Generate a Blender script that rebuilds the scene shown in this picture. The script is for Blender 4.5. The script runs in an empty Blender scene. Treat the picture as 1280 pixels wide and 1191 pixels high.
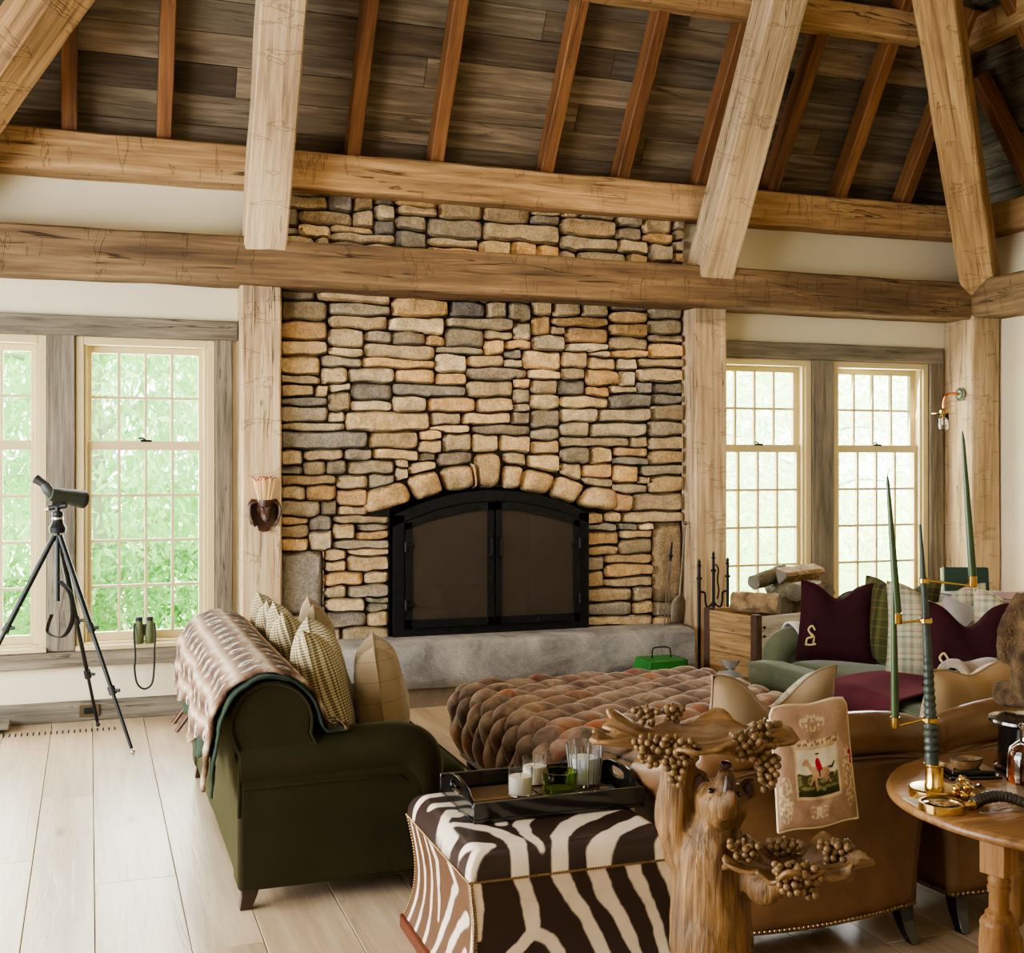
import bpy, bmesh, math, random
import numpy as np
from mathutils import Vector, Matrix, noise
PI = math.pi
random.seed(7)
scene = bpy.context.scene
COL = scene.collection
R = math.radians

def S(r, g, b):
    def f(c):
        c /= 255.0
        return c / 12.92 if c <= 0.04045 else ((c + 0.055) / 1.055) ** 2.4
    return (f(r), f(g), f(b))

# ------------------------------------------------------------------ mesh builder
class MB:
    def __init__(s):
        s.v = []; s.f = []; s.c = []          # verts, faces, per-face colours (or None)
        s.vc = None
    def add(s, verts, faces, M=None, col=None):
        o = len(s.v)
        if M is not None:
            verts = [M @ Vector(p) for p in verts]
        s.v += [tuple(p) for p in verts]
        for f in faces:
            s.f.append(tuple(i + o for i in f)); s.c.append(col)
        return s
    def box(s, x0, x1, y0, y1, z0, z1, M=None, col=None):
        v = [(x0,y0,z0),(x1,y0,z0),(x1,y1,z0),(x0,y1,z0),(x0,y0,z1),(x1,y0,z1),(x1,y1,z1),(x0,y1,z1)]
        f = [(3,2,1,0),(4,5,6,7),(0,1,5,4),(1,2,6,5),(2,3,7,6),(3,0,4,7)]
        return s.add(v, f, M, col)
    def grid(s, fn, nu, nv, cu=False, cv=False, M=None, col=None, flip=False):
        """fn(u, v) with u, v in 0..1"""
        vs = []; fs = []
        du = nu if cu else nu - 1; dv = nv if cv else nv - 1
        for i in range(nu):
            for j in range(nv):
                vs.append(fn(i / du, j / dv))
        for i in range(du):
            for j in range(dv):
                a = i*nv + j; b = ((i+1) % nu)*nv + j
                c = ((i+1) % nu)*nv + (j+1) % nv; d = i*nv + (j+1) % nv
                fs.append((a, d, c, b) if flip else (a, b, c, d))
        return s.add(vs, fs, M, col)
    def tube(s, pts, rad, n=10, cap=True, M=None, col=None, flat=1.0):
        pts = [Vector(p) for p in pts]
        m = len(pts)
        if not hasattr(rad, '__len__'): rad = [rad]*m
        vs = []; fs = []
        t0 = (pts[1]-pts[0]).normalized()
        up = Vector((0,0,1)) if abs(t0.z) < 0.9 else Vector((1,0,0))
        nrm = (up - t0*up.dot(t0)).normalized()
        for i in range(m):
            if i == 0: t = pts[1]-pts[0]
            elif i == m-1: t = pts[-1]-pts[-2]
            else: t = (pts[i+1]-pts[i]).normalized() + (pts[i]-pts[i-1]).normalized()
            t = t.normalized()
            nrm = (nrm - t*nrm.dot(t)).normalized()
            b = t.cross(nrm)
            for k in range(n):
                a = 2*PI*k/n
                vs.append(pts[i] + (nrm*math.cos(a)*flat + b*math.sin(a))*rad[i])
        for i in range(m-1):
            for k in range(n):
                k2 = (k+1) % n
                fs.append((i*n+k, i*n+k2, (i+1)*n+k2, (i+1)*n+k))
        if cap:
            fs.append(tuple(range(n-1, -1, -1))); fs.append(tuple(range((m-1)*n, m*n)))
        return s.add(vs, fs, M, col)
    def lathe(s, prof, n=28, M=None, col=None):
        """prof: list of (r, z) bottom to top; closes at r=0 ends"""
        vs = []; fs = []; idx = []
        for r, z in prof:
            if r < 1e-6:
                idx.append([len(vs)]); vs.append((0,0,z))
            else:
                idx.append(list(range(len(vs), len(vs)+n)))
                vs += [(r*math.cos(2*PI*k/n), r*math.sin(2*PI*k/n), z) for k in range(n)]
        for i in range(len(prof)-1):
            a, b = idx[i], idx[i+1]
            for k in range(n):
                k2 = (k+1) % n
                if len(a) == 1 and len(b) == 1: continue
                if len(a) == 1: fs.append((a[0], b[k2], b[k]))
                elif len(b) == 1: fs.append((a[k], a[k2], b[0]))
                else: fs.append((a[k], a[k2], b[k2], b[k]))
        return s.add(vs, fs, M, col)
    def ball(s, c, r, nu=16, nv=10, M=None, col=None):
        if not hasattr(r, '__len__'): r = (r, r, r)
        pr = [(max(0.0, math.sin(PI*j/nv)), -math.cos(PI*j/nv)) for j in range(nv+1)]
        pr[0] = (0, -1); pr[-1] = (0, 1)
        L = Matrix.Translation(c) @ Matrix.Diagonal((r[0], r[1], r[2], 1))
        return s.lathe(pr, nu, (M @ L) if M is not None else L, col)
    def prism(s, poly, d0, d1, M=None, col=None):
        """poly in local (x, z), extruded along local y from d0 to d1"""
        n = len(poly)
        vs = [(x, d0, z) for x, z in poly] + [(x, d1, z) for x, z in poly]
        fs = [tuple(range(n)), tuple(range(2*n-1, n-1, -1))]
        for i in range(n):
            j = (i+1) % n
            fs.append((i, i+n, j+n, j))
        return s.add(vs, fs, M, col)
    def jitter(s, amp, freq=3.0, seed=0.0):
        out = []
        for p in s.v:
            q = Vector(p)*freq + Vector((seed, seed*1.7, seed*0.3))
            d = noise.noise_vector(q)
            out.append((p[0]+d[0]*amp, p[1]+d[1]*amp, p[2]+d[2]*amp))
        s.v = out
        return s
    def build(s, name, m, parent=None, bevel=0.0, seg=2, sub=0, angle=38, loc=None, rot=None, fix=True):
        me = bpy.data.meshes.new(name)
        me.from_pydata(s.v, [], s.f)
        if any(c is not None for c in s.c):
            a = me.color_attributes.new('Col', 'FLOAT_COLOR', 'CORNER')
            arr = np.ones((len(me.loops), 4), dtype=np.float32)
            for p, c in zip(me.polygons, s.c):
                if c is not None:
                    arr[p.loop_start:p.loop_start+p.loop_total, :3] = c[:3]
            a.data.foreach_set('color', arr.ravel())
        elif s.vc is not None:
            a = me.color_attributes.new('Col', 'FLOAT_COLOR', 'POINT')
            arr = np.ones((len(s.v), 4), dtype=np.float32)
            arr[:, :3] = np.array(s.vc, dtype=np.float32)
            a.data.foreach_set('color', arr.ravel())
        if fix:
            bm = bmesh.new(); bm.from_mesh(me)
            bmesh.ops.recalc_face_normals(bm, faces=bm.faces)
            bm.to_mesh(me); bm.free()
        me.polygons.foreach_set('use_smooth', [True]*len(me.polygons))
        me.set_sharp_from_angle(angle=R(angle))
        me.materials.append(m)
        ob = bpy.data.objects.new(name, me)
        COL.objects.link(ob)
        if parent is not None: ob.parent = parent
        if loc is not None: ob.location = loc
        if rot is not None: ob.rotation_euler = rot
        if bevel > 0:
            b = ob.modifiers.new('bevel', 'BEVEL'); b.width = bevel; b.segments = seg
            b.limit_method = 'ANGLE'; b.angle_limit = R(35)
        if sub:
            u = ob.modifiers.new('sub', 'SUBSURF'); u.levels = sub; u.render_levels = sub
        return ob

def bake(ob, mods):
    """apply modifiers given as [(type, {attrs})] so that the mesh is one continuous surface"""
    for t, kw in mods:
        m = ob.modifiers.new(t.lower(), t)
        for k, v in kw.items(): setattr(m, k, v)
    dg = bpy.context.evaluated_depsgraph_get(); dg.update()
    me = bpy.data.meshes.new_from_object(ob.evaluated_get(dg))
    old = ob.data
    mats = list(old.materials)
    ob.modifiers.clear()
    ob.data = me
    me.materials.clear()
    for m in mats: me.materials.append(m)
    me.polygons.foreach_set('use_smooth', [True]*len(me.polygons))
    return ob

def fuse(ob, voxel=0.006, smooth=6):
    return bake(ob, [('REMESH', dict(mode='VOXEL', voxel_size=voxel)), ('SMOOTH', dict(factor=0.5, iterations=smooth))])

def displace(ob, fn):
    me = ob.data
    n = len(me.vertices)
    co = np.empty(n*3); me.vertices.foreach_get('co', co); co = co.reshape(-1, 3)
    no = np.empty(n*3); me.vertices.foreach_get('normal', no); no = no.reshape(-1, 3)
    for i in range(n):
        co[i] += no[i]*fn(co[i])
    me.vertices.foreach_set('co', co.ravel()); me.update()

# ------------------------------------------------------------------ objects and their properties
def tag(o, label, cat, group=None):
    o['label'] = label; o['category'] = cat
    if group: o['group'] = group
    return o

def thing(name, label, cat, loc=(0,0,0), rz=0.0, group=None, rot=None):
    o = bpy.data.objects.new(name, None); COL.objects.link(o)
    o.empty_display_size = 0.1
    o.location = loc
    o.rotation_euler = rot if rot is not None else (0, 0, rz)
    return tag(o, label, cat, group)

def struct(o):
    o['kind'] = 'structure'
    return o

def dup(root, label=None, group=None, loc=None, rz=None):
    r = root.copy(); COL.objects.link(r)
    if loc is not None: r.location = loc
    if rz is not None: r.rotation_euler = (0, 0, rz)
    if label: r['label'] = label
    if group: r['group'] = group
    for ch in list(root.children):
        c = ch.copy(); COL.objects.link(c); c.parent = r
        for g in list(ch.children):
            d = g.copy(); COL.objects.link(d); d.parent = c
    return r

def ease(a, b, t): return a + (b-a)*t
def spline(pts, n=8):
    """Catmull-Rom through points"""
    P = [Vector(p) for p in pts]; out = []
    for i in range(len(P)-1):
        a = P[max(i-1, 0)]; b = P[i]; c = P[i+1]; d = P[min(i+2, len(P)-1)]
        for k in range(n):
            t = k/n
            out.append(0.5*((2*b) + (c-a)*t + (2*a-5*b+4*c-d)*t*t + (3*b-a-3*c+d)*t**3))
    out.append(P[-1])
    return out
# ------------------------------------------------------------------ materials
class NT:
    def __init__(s, name):
        s.m = bpy.data.materials.new(name); s.m.use_nodes = True
        s.t = s.m.node_tree; s.b = s.t.nodes['Principled BSDF']
        s.out = s.t.nodes['Material Output']
    def n(s, typ, ins=None, **kw):
        nd = s.t.nodes.new(typ)
        for k, v in kw.items(): setattr(nd, k, v)
        for k, v in (ins or {}).items():
            sock = nd.inputs[k]
            if isinstance(v, bpy.types.NodeSocket): s.t.links.new(v, sock)
            elif hasattr(v, '__len__') and len(v) == 3 and sock.type == 'RGBA': sock.default_value = (*v, 1)
            else: sock.default_value = v
        return nd
    def math(s, op, a, b=0.0, clamp=False):
        return s.n('ShaderNodeMath', {0: a, 1: b}, operation=op, use_clamp=clamp).outputs[0]
    def mix(s, f, a, b, blend='MIX'):
        nd = s.n('ShaderNodeMix', data_type='RGBA', blend_type=blend, clamp_factor=True)
        for i, v in ((0, f), (6, a), (7, b)):
            sock = nd.inputs[i]
            if isinstance(v, bpy.types.NodeSocket): s.t.links.new(v, sock)
            elif i == 0: sock.default_value = v
            else: sock.default_value = (*v[:3], 1)
        return nd.outputs[2]
    def ramp(s, f, stops, interp='LINEAR'):
        nd = s.n('ShaderNodeValToRGB', {0: f})
        cr = nd.color_ramp; cr.interpolation = interp
        while len(cr.elements) < len(stops): cr.elements.new(0.5)
        for e, (p, c) in zip(cr.elements, stops):
            e.position = p
            e.color = (*c, 1) if hasattr(c, '__len__') else (c, c, c, 1)
        return nd.outputs[0]
    def obj(s, scale=(1,1,1), rnd=0.0, loc=(0,0,0)):
        v = s.n('ShaderNodeTexCoord').outputs['Object']
        if rnd:
            r = s.n('ShaderNodeObjectInfo').outputs['Random']
            k = s.math('MULTIPLY', r, rnd)
            v = s.n('ShaderNodeVectorMath', {0: v, 1: s.n('ShaderNodeCombineXYZ', {0: k, 1: k, 2: k}).outputs[0]}, operation='ADD').outputs[0]
        return s.n('ShaderNodeMapping', {'Vector': v, 'Scale': scale, 'Location': loc}).outputs[0]
    def noise(s, vec, scale, detail=4.0, rough=0.55, dist=0.0):
        return s.n('ShaderNodeTexNoise', {'Vector': vec, 'Scale': scale, 'Detail': detail, 'Roughness': rough, 'Distortion': dist}).outputs['Fac']
    def bump(s, h, strength=0.3, dist=0.01):
        o = s.n('ShaderNodeBump', {'Height': h, 'Strength': strength, 'Distance': dist}).outputs[0]
        s.t.links.new(o, s.b.inputs['Normal'])
    def set(s, **kw):
        names = dict(col='Base Color', rough='Roughness', metal='Metallic', trans='Transmission Weight', ior='IOR', alpha='Alpha',
                     coat='Coat Weight', coatr='Coat Roughness', sheen='Sheen Weight', sheenr='Sheen Roughness', sheent='Sheen Tint',
                     spec='Specular IOR Level', sss='Subsurface Weight', sssr='Subsurface Radius', emit='Emission Color', emits='Emission Strength')
        for k, v in kw.items():
            sock = s.b.inputs[names[k]]
            if isinstance(v, bpy.types.NodeSocket): s.t.links.new(v, sock)
            elif sock.type == 'RGBA': sock.default_value = (*v[:3], 1)
            else: sock.default_value = v
        return s

def plain(name, col, rough=0.6, metal=0.0, var=0.12, vs=6.0, bump=0.0, bs=60.0, bd=0.004, col2=None, **kw):
    N = NT(name)
    v = N.obj(rnd=7.0)
    f = N.noise(v, vs, 5)
    a = tuple(c*(1-var) for c in col); b = col2 if col2 else tuple(min(1, c*(1+var)) for c in col)
    N.set(col=N.ramp(f, [(0.3, a), (0.7, b)]), rough=rough, metal=metal, **kw)
    if bump: N.bump(N.noise(v, bs, 3), bump, bd)
    return N.m

def glass(name, col=(1,1,1), rough=0.0, ior=1.45):
    N = NT(name); N.set(col=col, rough=rough, trans=1.0, ior=ior)
    return N.m

def wood(name, dark, mid, light, rough=0.75, crack=0.7, axis=0, gs=1.0, attr=False, adze=0.0, bump=0.5, spec=0.3, knots=0.0, crackt=(0.60, 0.66), hue=0.25):
    N = NT(name)
    def st(a, b):
        q = [b*gs]*3; q[axis] = a*gs
        return tuple(q)
    shift = 23.0
    def vec(a, b):
        v = N.n('ShaderNodeTexCoord').outputs['Object']
        if attr:
            at = N.n('ShaderNodeAttribute', attribute_name='Col').outputs['Color']
            v = N.n('ShaderNodeVectorMath', {0: at, 1: (37.0, 51.0, 43.0), 2: v}, operation='MULTIPLY_ADD').outputs[0]
        else:
            r = N.math('MULTIPLY', N.n('ShaderNodeObjectInfo').outputs['Random'], 29.0)
            v = N.n('ShaderNodeVectorMath', {0: v, 1: N.n('ShaderNodeCombineXYZ', {0: r, 1: r, 2: r}).outputs[0]}, operation='ADD').outputs[0]
        return N.n('ShaderNodeMapping', {'Vector': v, 'Scale': st(a, b)}).outputs[0]
    g1 = N.noise(vec(1.0, 16), 1.6, 7, 0.62, 0.4)
    g2 = N.noise(vec(0.8, 3.0), 1.2, 4, 0.5)
    f = N.math('ADD', N.math('MULTIPLY', g1, 0.6), N.math('MULTIPLY', g2, 0.4))
    c = N.ramp(f, [(0.33, dark), (0.5, mid), (0.66, light)])
    if attr:
        at = N.n('ShaderNodeAttribute', attribute_name='Col').outputs['Color']
        c = N.mix(1.0, c, at, 'MULTIPLY')
    else:
        r = N.n('ShaderNodeObjectInfo').outputs['Random']
        k = N.math('ADD', N.math('MULTIPLY', r, hue), 1-hue/2)
        c = N.mix(1.0, c, N.n('ShaderNodeCombineColor', {0: k, 1: k, 2: k}).outputs[0], 'MULTIPLY')
    h = g1
    if crack:
        cr = N.noise(vec(0.55, 9.0), 1.7, 3, 0.5, 0.8)
        line = N.ramp(cr, [(crackt[0], 0.0), (crackt[0]+0.008, 1.0), (crackt[1], 1.0), (crackt[1]+0.01, 0.0)])
        fine = N.noise(vec(1.2, 45), 1.0, 2, 0.5)
        fm = N.ramp(fine, [(0.68, 0.0), (0.74, 1.0)])
        gate = N.noise(vec(0.7, 1.2), 2.0, 2)
        gm = N.ramp(gate, [(0.45, 0.0), (0.6, 1.0)])
        edge = N.ramp(cr, [(0.585, 0.0), (0.60, 1.0), (0.605, 1.0), (0.62, 0.0)])
        m_ = N.math('MAXIMUM', N.math('MULTIPLY', edge, gm), N.math('MULTIPLY', fm, 0.6))
        c = N.mix(N.math('MULTIPLY', m_, crack), c, tuple(x*0.22 for x in dark))
        h = N.math('SUBTRACT', g1, N.math('MULTIPLY', m_, 0.8))
    if adze:
        ad = N.noise(vec(9.0, 2.2), 1.3, 3, 0.5, 0.5)
        am = N.ramp(ad, [(0.60, 0.0), (0.615, 1.0), (0.64, 0.0)])
        c = N.mix(N.math('MULTIPLY', am, 0.5*adze), c, tuple(x*0.3 for x in dark))
        h = N.math('SUBTRACT', h, N.math('MULTIPLY', am, 0.5*adze))
    if knots:
        kv = N.n('ShaderNodeTexVoronoi', {'Vector': vec(1.3, 4.0), 'Scale': 1.0, 'Randomness': 1.0}, feature='F1')
        km = N.ramp(kv.outputs['Distance'], [(0.05, 1.0), (0.12, 0.0)])
        c = N.mix(N.math('MULTIPLY', km, knots), c, tuple(x*0.3 for x in dark))
    N.set(col=c, rough=rough, spec=spec)
    N.bump(h, bump, 0.012)
    return N.m

def attrmat(name, rough=0.8, var=0.3, vs=14.0, bump=0.5, bs=40.0, bd=0.01, fine=0.0, **kw):
    N = NT(name)
    at = N.n('ShaderNodeAttribute', attribute_name='Col').outputs['Color']
    v = N.obj()
    f = N.noise(v, vs, 6, 0.6)
    k = N.ramp(f, [(0.28, 1-var), (0.72, 1+var)])
    c = N.mix(1.0, at, k, 'MULTIPLY')
    if fine:
        f2 = N.noise(v, vs*7, 4, 0.6)
        c = N.mix(1.0, c, N.ramp(f2, [(0.35, 1-fine), (0.65, 1+fine)]), 'MULTIPLY')
    N.set(col=c, rough=rough, **kw)
    if bump: N.bump(N.math('ADD', N.noise(v, bs, 5, 0.65), N.math('MULTIPLY', N.noise(v, bs*0.3, 3), 1.5)), bump, bd)
    return N.m

def stripes(N, coord, period, stops):
    fr = N.math('FRACT', N.math('ADD', N.math('DIVIDE', coord, period), 100.37))
    return N.ramp(fr, stops, 'CONSTANT')

def sep(N):
    o = N.n('ShaderNodeTexCoord').outputs['Object']
    q = N.n('ShaderNodeSeparateXYZ', {0: o})
    return q.outputs[0], q.outputs[1], q.outputs[2]

def plaid(name, period, xs, zs, rough=0.9, sheen=0.2, period2=None):
    N = NT(name)
    x, y, z = sep(N)
    a = stripes(N, x, period, xs); b = stripes(N, z, period2 or period, zs)
    c = N.mix(0.5, a, b)
    v = N.obj()
    c = N.mix(1.0, c, N.ramp(N.noise(v, 9, 4), [(0.3, 0.85), (0.7, 1.12)]), 'MULTIPLY')
    N.set(col=c, rough=rough, sheen=sheen, spec=0.15)
    N.bump(N.noise(v, 420, 2), 0.25, 0.002)
    return N.m

def gingham(name, period, light, dark):
    N = NT(name)
    x, y, z = sep(N)
    a = N.math('GREATER_THAN', N.math('FRACT', N.math('ADD', N.math('DIVIDE', x, period), 50.0)), 0.5)
    b = N.math('GREATER_THAN', N.math('FRACT', N.math('ADD', N.math('DIVIDE', z, period), 50.0)), 0.5)
    f = N.math('MULTIPLY', N.math('ADD', a, b), 0.5)
    mid = tuple(d + (l - d) * 0.45 for l, d in zip(light, dark))
    c = N.ramp(f, [(0.0, light), (0.4, mid), (0.8, dark)], 'CONSTANT')
    v = N.obj()
    c = N.mix(1.0, c, N.ramp(N.noise(v, 7, 4), [(0.3, 0.88), (0.7, 1.1)]), 'MULTIPLY')
    N.set(col=c, rough=0.9, sheen=0.15, spec=0.15)
    N.bump(N.noise(v, 420, 2), 0.2, 0.002)
    return N.m

M = {}
M['timber'] = wood('hewn_timber', S(112,86,58), S(164,130,90), S(197,163,120), adze=0.8, crack=0.85, bump=0.7)
M['timber_pale'] = wood('hewn_timber_pale', S(138,114,88), S(186,160,126), S(212,190,158), adze=0.7, crack=0.85, bump=0.7)
M['timber_tie'] = wood('hewn_timber_tie', S(76,59,43), S(114,91,65), S(146,119,88), adze=0.7, crack=0.9, bump=0.7)
M['rafter'] = wood('rafter_wood', S(80,52,32), S(122,82,50), S(150,106,68), crack=0.5, bump=0.3, rough=0.6)
M['grey_board'] = wood('weathered_board', S(82,75,64), S(120,111,96), S(150,140,122), crack=0.7, gs=1.3, bump=0.6)
M['grey_board_z'] = wood('weathered_board_upright', S(82,75,64), S(120,111,96), S(150,140,122), crack=0.7, gs=1.3, bump=0.6, axis=2)
M['roof_board'] = wood('roof_board', S(72,62,50), S(108,95,78), S(146,132,112), crack=0.6, axis=0, attr=True, bump=0.5, knots=0.4)
M['roof_board_y'] = wood('roof_board_side', S(72,62,50), S(108,95,78), S(146,132,112), crack=0.6, axis=1, attr=True, bump=0.5, knots=0.4)
M['floor'] = wood('pale_oak_floor', S(166,142,114), S(190,166,136), S(206,186,158), crack=0.25, axis=1, attr=True, rough=0.32, bump=0.12, spec=0.5, knots=0.55)
M['plaster'] = plain('cream_plaster', S(222,209,180), 0.9, var=0.02, vs=2, bump=0.1, bs=25)
M['cream_paint'] = plain('cream_paint', S(200,182,138), 0.5, var=0.03, vs=2)
M['stone'] = attrmat('field_stone', rough=0.85, var=0.30, vs=9, bump=0.8, bs=30, bd=0.012, fine=0.25, spec=0.25)
M['mortar'] = plain('dark_joint', S(40,32,24), 0.95, var=0.2)
M['soot'] = plain('soot_brick', S(30,26,22), 0.95, var=0.4, vs=9)
M['iron'] = plain('black_iron', S(34,36,38), 0.5, metal=0.7, var=0.25, vs=20, bump=0.3, bs=60)
M['dark_metal'] = plain('dark_metal', S(30,32,32), 0.42, metal=0.4, var=0.1)
M['steel'] = plain('worn_steel', S(120,112,100), 0.45, metal=0.9, var=0.25, vs=20)
M['brass'] = plain('polished_brass', S(212,178,112), 0.2, metal=1.0, var=0.06, vs=9)
M['copper'] = plain('copper_tube', S(214,136,92), 0.3, metal=1.0, var=0.08)
M['chrome'] = plain('chrome', S(200,200,196), 0.15, metal=1.0, var=0.05)
M['glass'] = glass('clear_glass')
M['green_glass'] = glass('olive_glass', S(168,186,84), 0.03)
M['wax'] = plain('white_wax', S(240,230,208), 0.5, var=0.02, sss=0.3)
def hearth_mat():
    N = NT('grey_granite'); v = N.obj()
    f = N.noise(v, 3.5, 6, 0.6, 0.6); s2 = N.noise(v, 160, 2)
    c = N.ramp(f, [(0.3, S(98,94,92)), (0.5, S(138,136,136)), (0.7, S(170,164,158))])
    c = N.mix(1.0, c, N.ramp(s2, [(0.3, 0.72), (0.7, 1.2)]), 'MULTIPLY')
    N.set(col=c, rough=0.8); N.bump(N.noise(v, 22, 6, 0.65), 0.7, 0.015)
    return N.m
M['hearth'] = hearth_mat()
def screen_mat():
    N = NT('fire_screen_mesh'); N.set(col=S(62,52,42), rough=0.55, metal=0.2)
    x, y, z = sep(N)
    w = N.math('ADD', N.math('SINE', N.math('MULTIPLY', x, 900.0)), N.math('SINE', N.math('MULTIPLY', z, 900.0)))
    N.bump(w, 0.3, 0.002)
    tr = N.n('ShaderNodeBsdfTransparent')
    mx = N.n('ShaderNodeMixShader', {0: 0.72, 1: tr.outputs[0], 2: N.b.outputs[0]})
    N.t.links.new(mx.outputs[0], N.out.inputs['Surface'])
    return N.m
M['screen'] = screen_mat()
def velvet(name, col, light, rough=0.85, sheen=0.8):
    N = NT(name); v = N.obj()
    f = N.noise(v, 5, 4, 0.6)
    N.set(col=N.ramp(f, [(0.3, tuple(c*0.8 for c in col)), (0.7, tuple(c*1.15 for c in col))]), rough=rough, sheen=sheen, sheenr=0.35, sheent=light, spec=0.1)
    N.bump(N.noise(v, 300, 2), 0.12, 0.002)
    return N.m
M['green_velvet'] = velvet('dark_green_velvet', S(45,41,25), S(126,126,88))
M['olive_velvet'] = velvet('sage_green_velvet', S(94,98,78), S(170,172,156))
M['maroon'] = velvet('maroon_velvet', S(52,24,28), S(160,50,96), sheen=0.7)
M['throw_maroon'] = velvet('maroon_wool', S(84,40,46), S(160,90,100), sheen=0.4)
M['lining'] = velvet('dark_green_lining', S(44,54,44), S(120,140,120), sheen=0.4)
M['suede'] = plain('taupe_suede', S(150,126,98), 0.9, var=0.1, vs=4, sheen=0.4, spec=0.1, bump=0.1, bs=300, bd=0.002)
M['tan_suede'] = plain('tan_suede', S(172,142,104), 0.9, var=0.08, vs=4, sheen=0.4, spec=0.1)
M['grey_cloth'] = plain('grey_cloth', S(150,142,136), 0.9, var=0.06, sheen=0.3, spec=0.1)
M['white_throw'] = plain('white_wool', S(214,204,196), 0.95, var=0.06, sheen=0.4, bump=0.4, bs=120, spec=0.1)
M['fur_edge'] = plain('grey_fur', S(146,128,108), 0.95, var=0.2, vs=30, bump=0.7, bs=160, sheen=0.6, spec=0.1)
def leather_mat(name, a, b, c):
    N = NT(name); v = N.obj()
    f = N.noise(v, 2.6, 6, 0.6, 0.3)
    N.set(col=N.ramp(f, [(0.28, a), (0.5, b), (0.72, c)]), rough=N.ramp(N.noise(v, 12, 4), [(0.3, 0.3), (0.7, 0.5)]), coat=0.25, coatr=0.2, spec=0.45)
    N.bump(N.math('ADD', N.noise(v, 240, 3), N.math('MULTIPLY', N.noise(v, 14, 4), 0.6)), 0.12, 0.004)
    return N.m
M['leather'] = leather_mat('cognac_leather', S(82,56,34), S(112,80,50), S(138,102,66))
M['dark_leather'] = leather_mat('dark_leather', S(30,20,14), S(44,30,20), S(58,40,26))
def fur_throw_mat():
    N = NT('pelt_fur')
    x, y, z = sep(N)
    at = N.n('ShaderNodeAttribute', attribute_name='Col').outputs['Color']
    q = N.n('ShaderNodeSeparateColor', {0: at})
    u, vv = q.outputs[0], q.outputs[1]            # metres along and across the throw
    nz = N.noise(N.obj(), 22, 4)
    u2 = N.math('ADD', u, N.math('MULTIPLY', nz, 0.03)); v2 = N.math('ADD', vv, N.math('MULTIPLY', nz, 0.03))
    fu = N.math('ABSOLUTE', N.math('SUBTRACT', N.math('FRACT', N.math('DIVIDE', u2, 0.155)), 0.5))
    fv = N.math('ABSOLUTE', N.math('SUBTRACT', N.math('FRACT', N.math('DIVIDE', v2, 0.125)), 0.5))
    pelt = N.math('ADD', N.math('MULTIPLY', fv, 1.25), N.math('MULTIPLY', nz, 0.45))
    c = N.ramp(pelt, [(0.16, S(214,198,176)), (0.34, S(176,150,126)), (0.52, S(126,98,76)), (0.8, S(82,60,46))])
    du = N.math('MULTIPLY', N.math('SUBTRACT', 0.5, fu), 0.155); dv = N.math('MULTIPLY', N.math('SUBTRACT', 0.5, fv), 0.125)
    dd = N.math('SQRT', N.math('ADD', N.math('MULTIPLY', du, du), N.math('MULTIPLY', dv, dv)))
    dd = N.math('ADD', dd, N.math('MULTIPLY', N.math('SUBTRACT', N.noise(N.obj(), 90, 3), 0.5), 0.012))
    c = N.mix(N.ramp(dd, [(0.016, 0.0), (0.026, 0.8), (0.042, 0.0)]), c, S(236,226,210))
    c = N.mix(N.ramp(dd, [(0.015, 0.95), (0.022, 0.0)]), c, S(46,38,34))
    N.set(col=c, rough=0.95, sheen=0.08, spec=0.08)
    N.bump(N.noise(N.obj(), 130, 4), 0.8, 0.01)
    return N.m
M['fur_throw'] = fur_throw_mat()
M['gingham'] = gingham('houndstooth_check', 0.0115, S(202,188,150), S(94,78,54))
M['windowpane'] = plaid('tan_windowpane', 0.085, [(0, S(152,132,102)), (0.90, S(66,44,30)), (0.95, S(152,132,102))], [(0, S(152,132,102)), (0.92, S(96,70,46)), (0.95, S(152,132,102))])
M['green_plaid'] = plaid('green_tartan', 0.11, [(0, S(66,66,34)), (0.22, S(110,92,44)), (0.28, S(60,50,30)), (0.5, S(92,98,56)), (0.72, S(120,60,40)), (0.76, S(70,72,40))], [(0, S(64,60,34)), (0.3, S(104,92,52)), (0.36, S(56,56,32)), (0.7, S(120,100,50)), (0.74, S(64,66,36))])
M['light_plaid'] = plaid('light_tartan', 0.12, [(0, S(172,164,134)), (0.18, S(120,122,108)), (0.3, S(186,176,146)), (0.42, S(206,190,130)), (0.46, S(170,160,134)), (0.6, S(150,96,96)), (0.66, S(170,162,134)), (0.82, S(112,118,106))], [(0, S(180,170,140)), (0.2, S(124,126,112)), (0.32, S(190,180,150)), (0.48, S(160,104,104)), (0.54, S(180,170,140)), (0.7, S(206,192,134)), (0.74, S(150,148,124))])
M['tweed'] = plaid('cream_tweed', 0.016, [(0, S(204,186,160)), (0.5, S(164,120,96))], [(0, S(204,186,160)), (0.5, S(176,150,124))])
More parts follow.
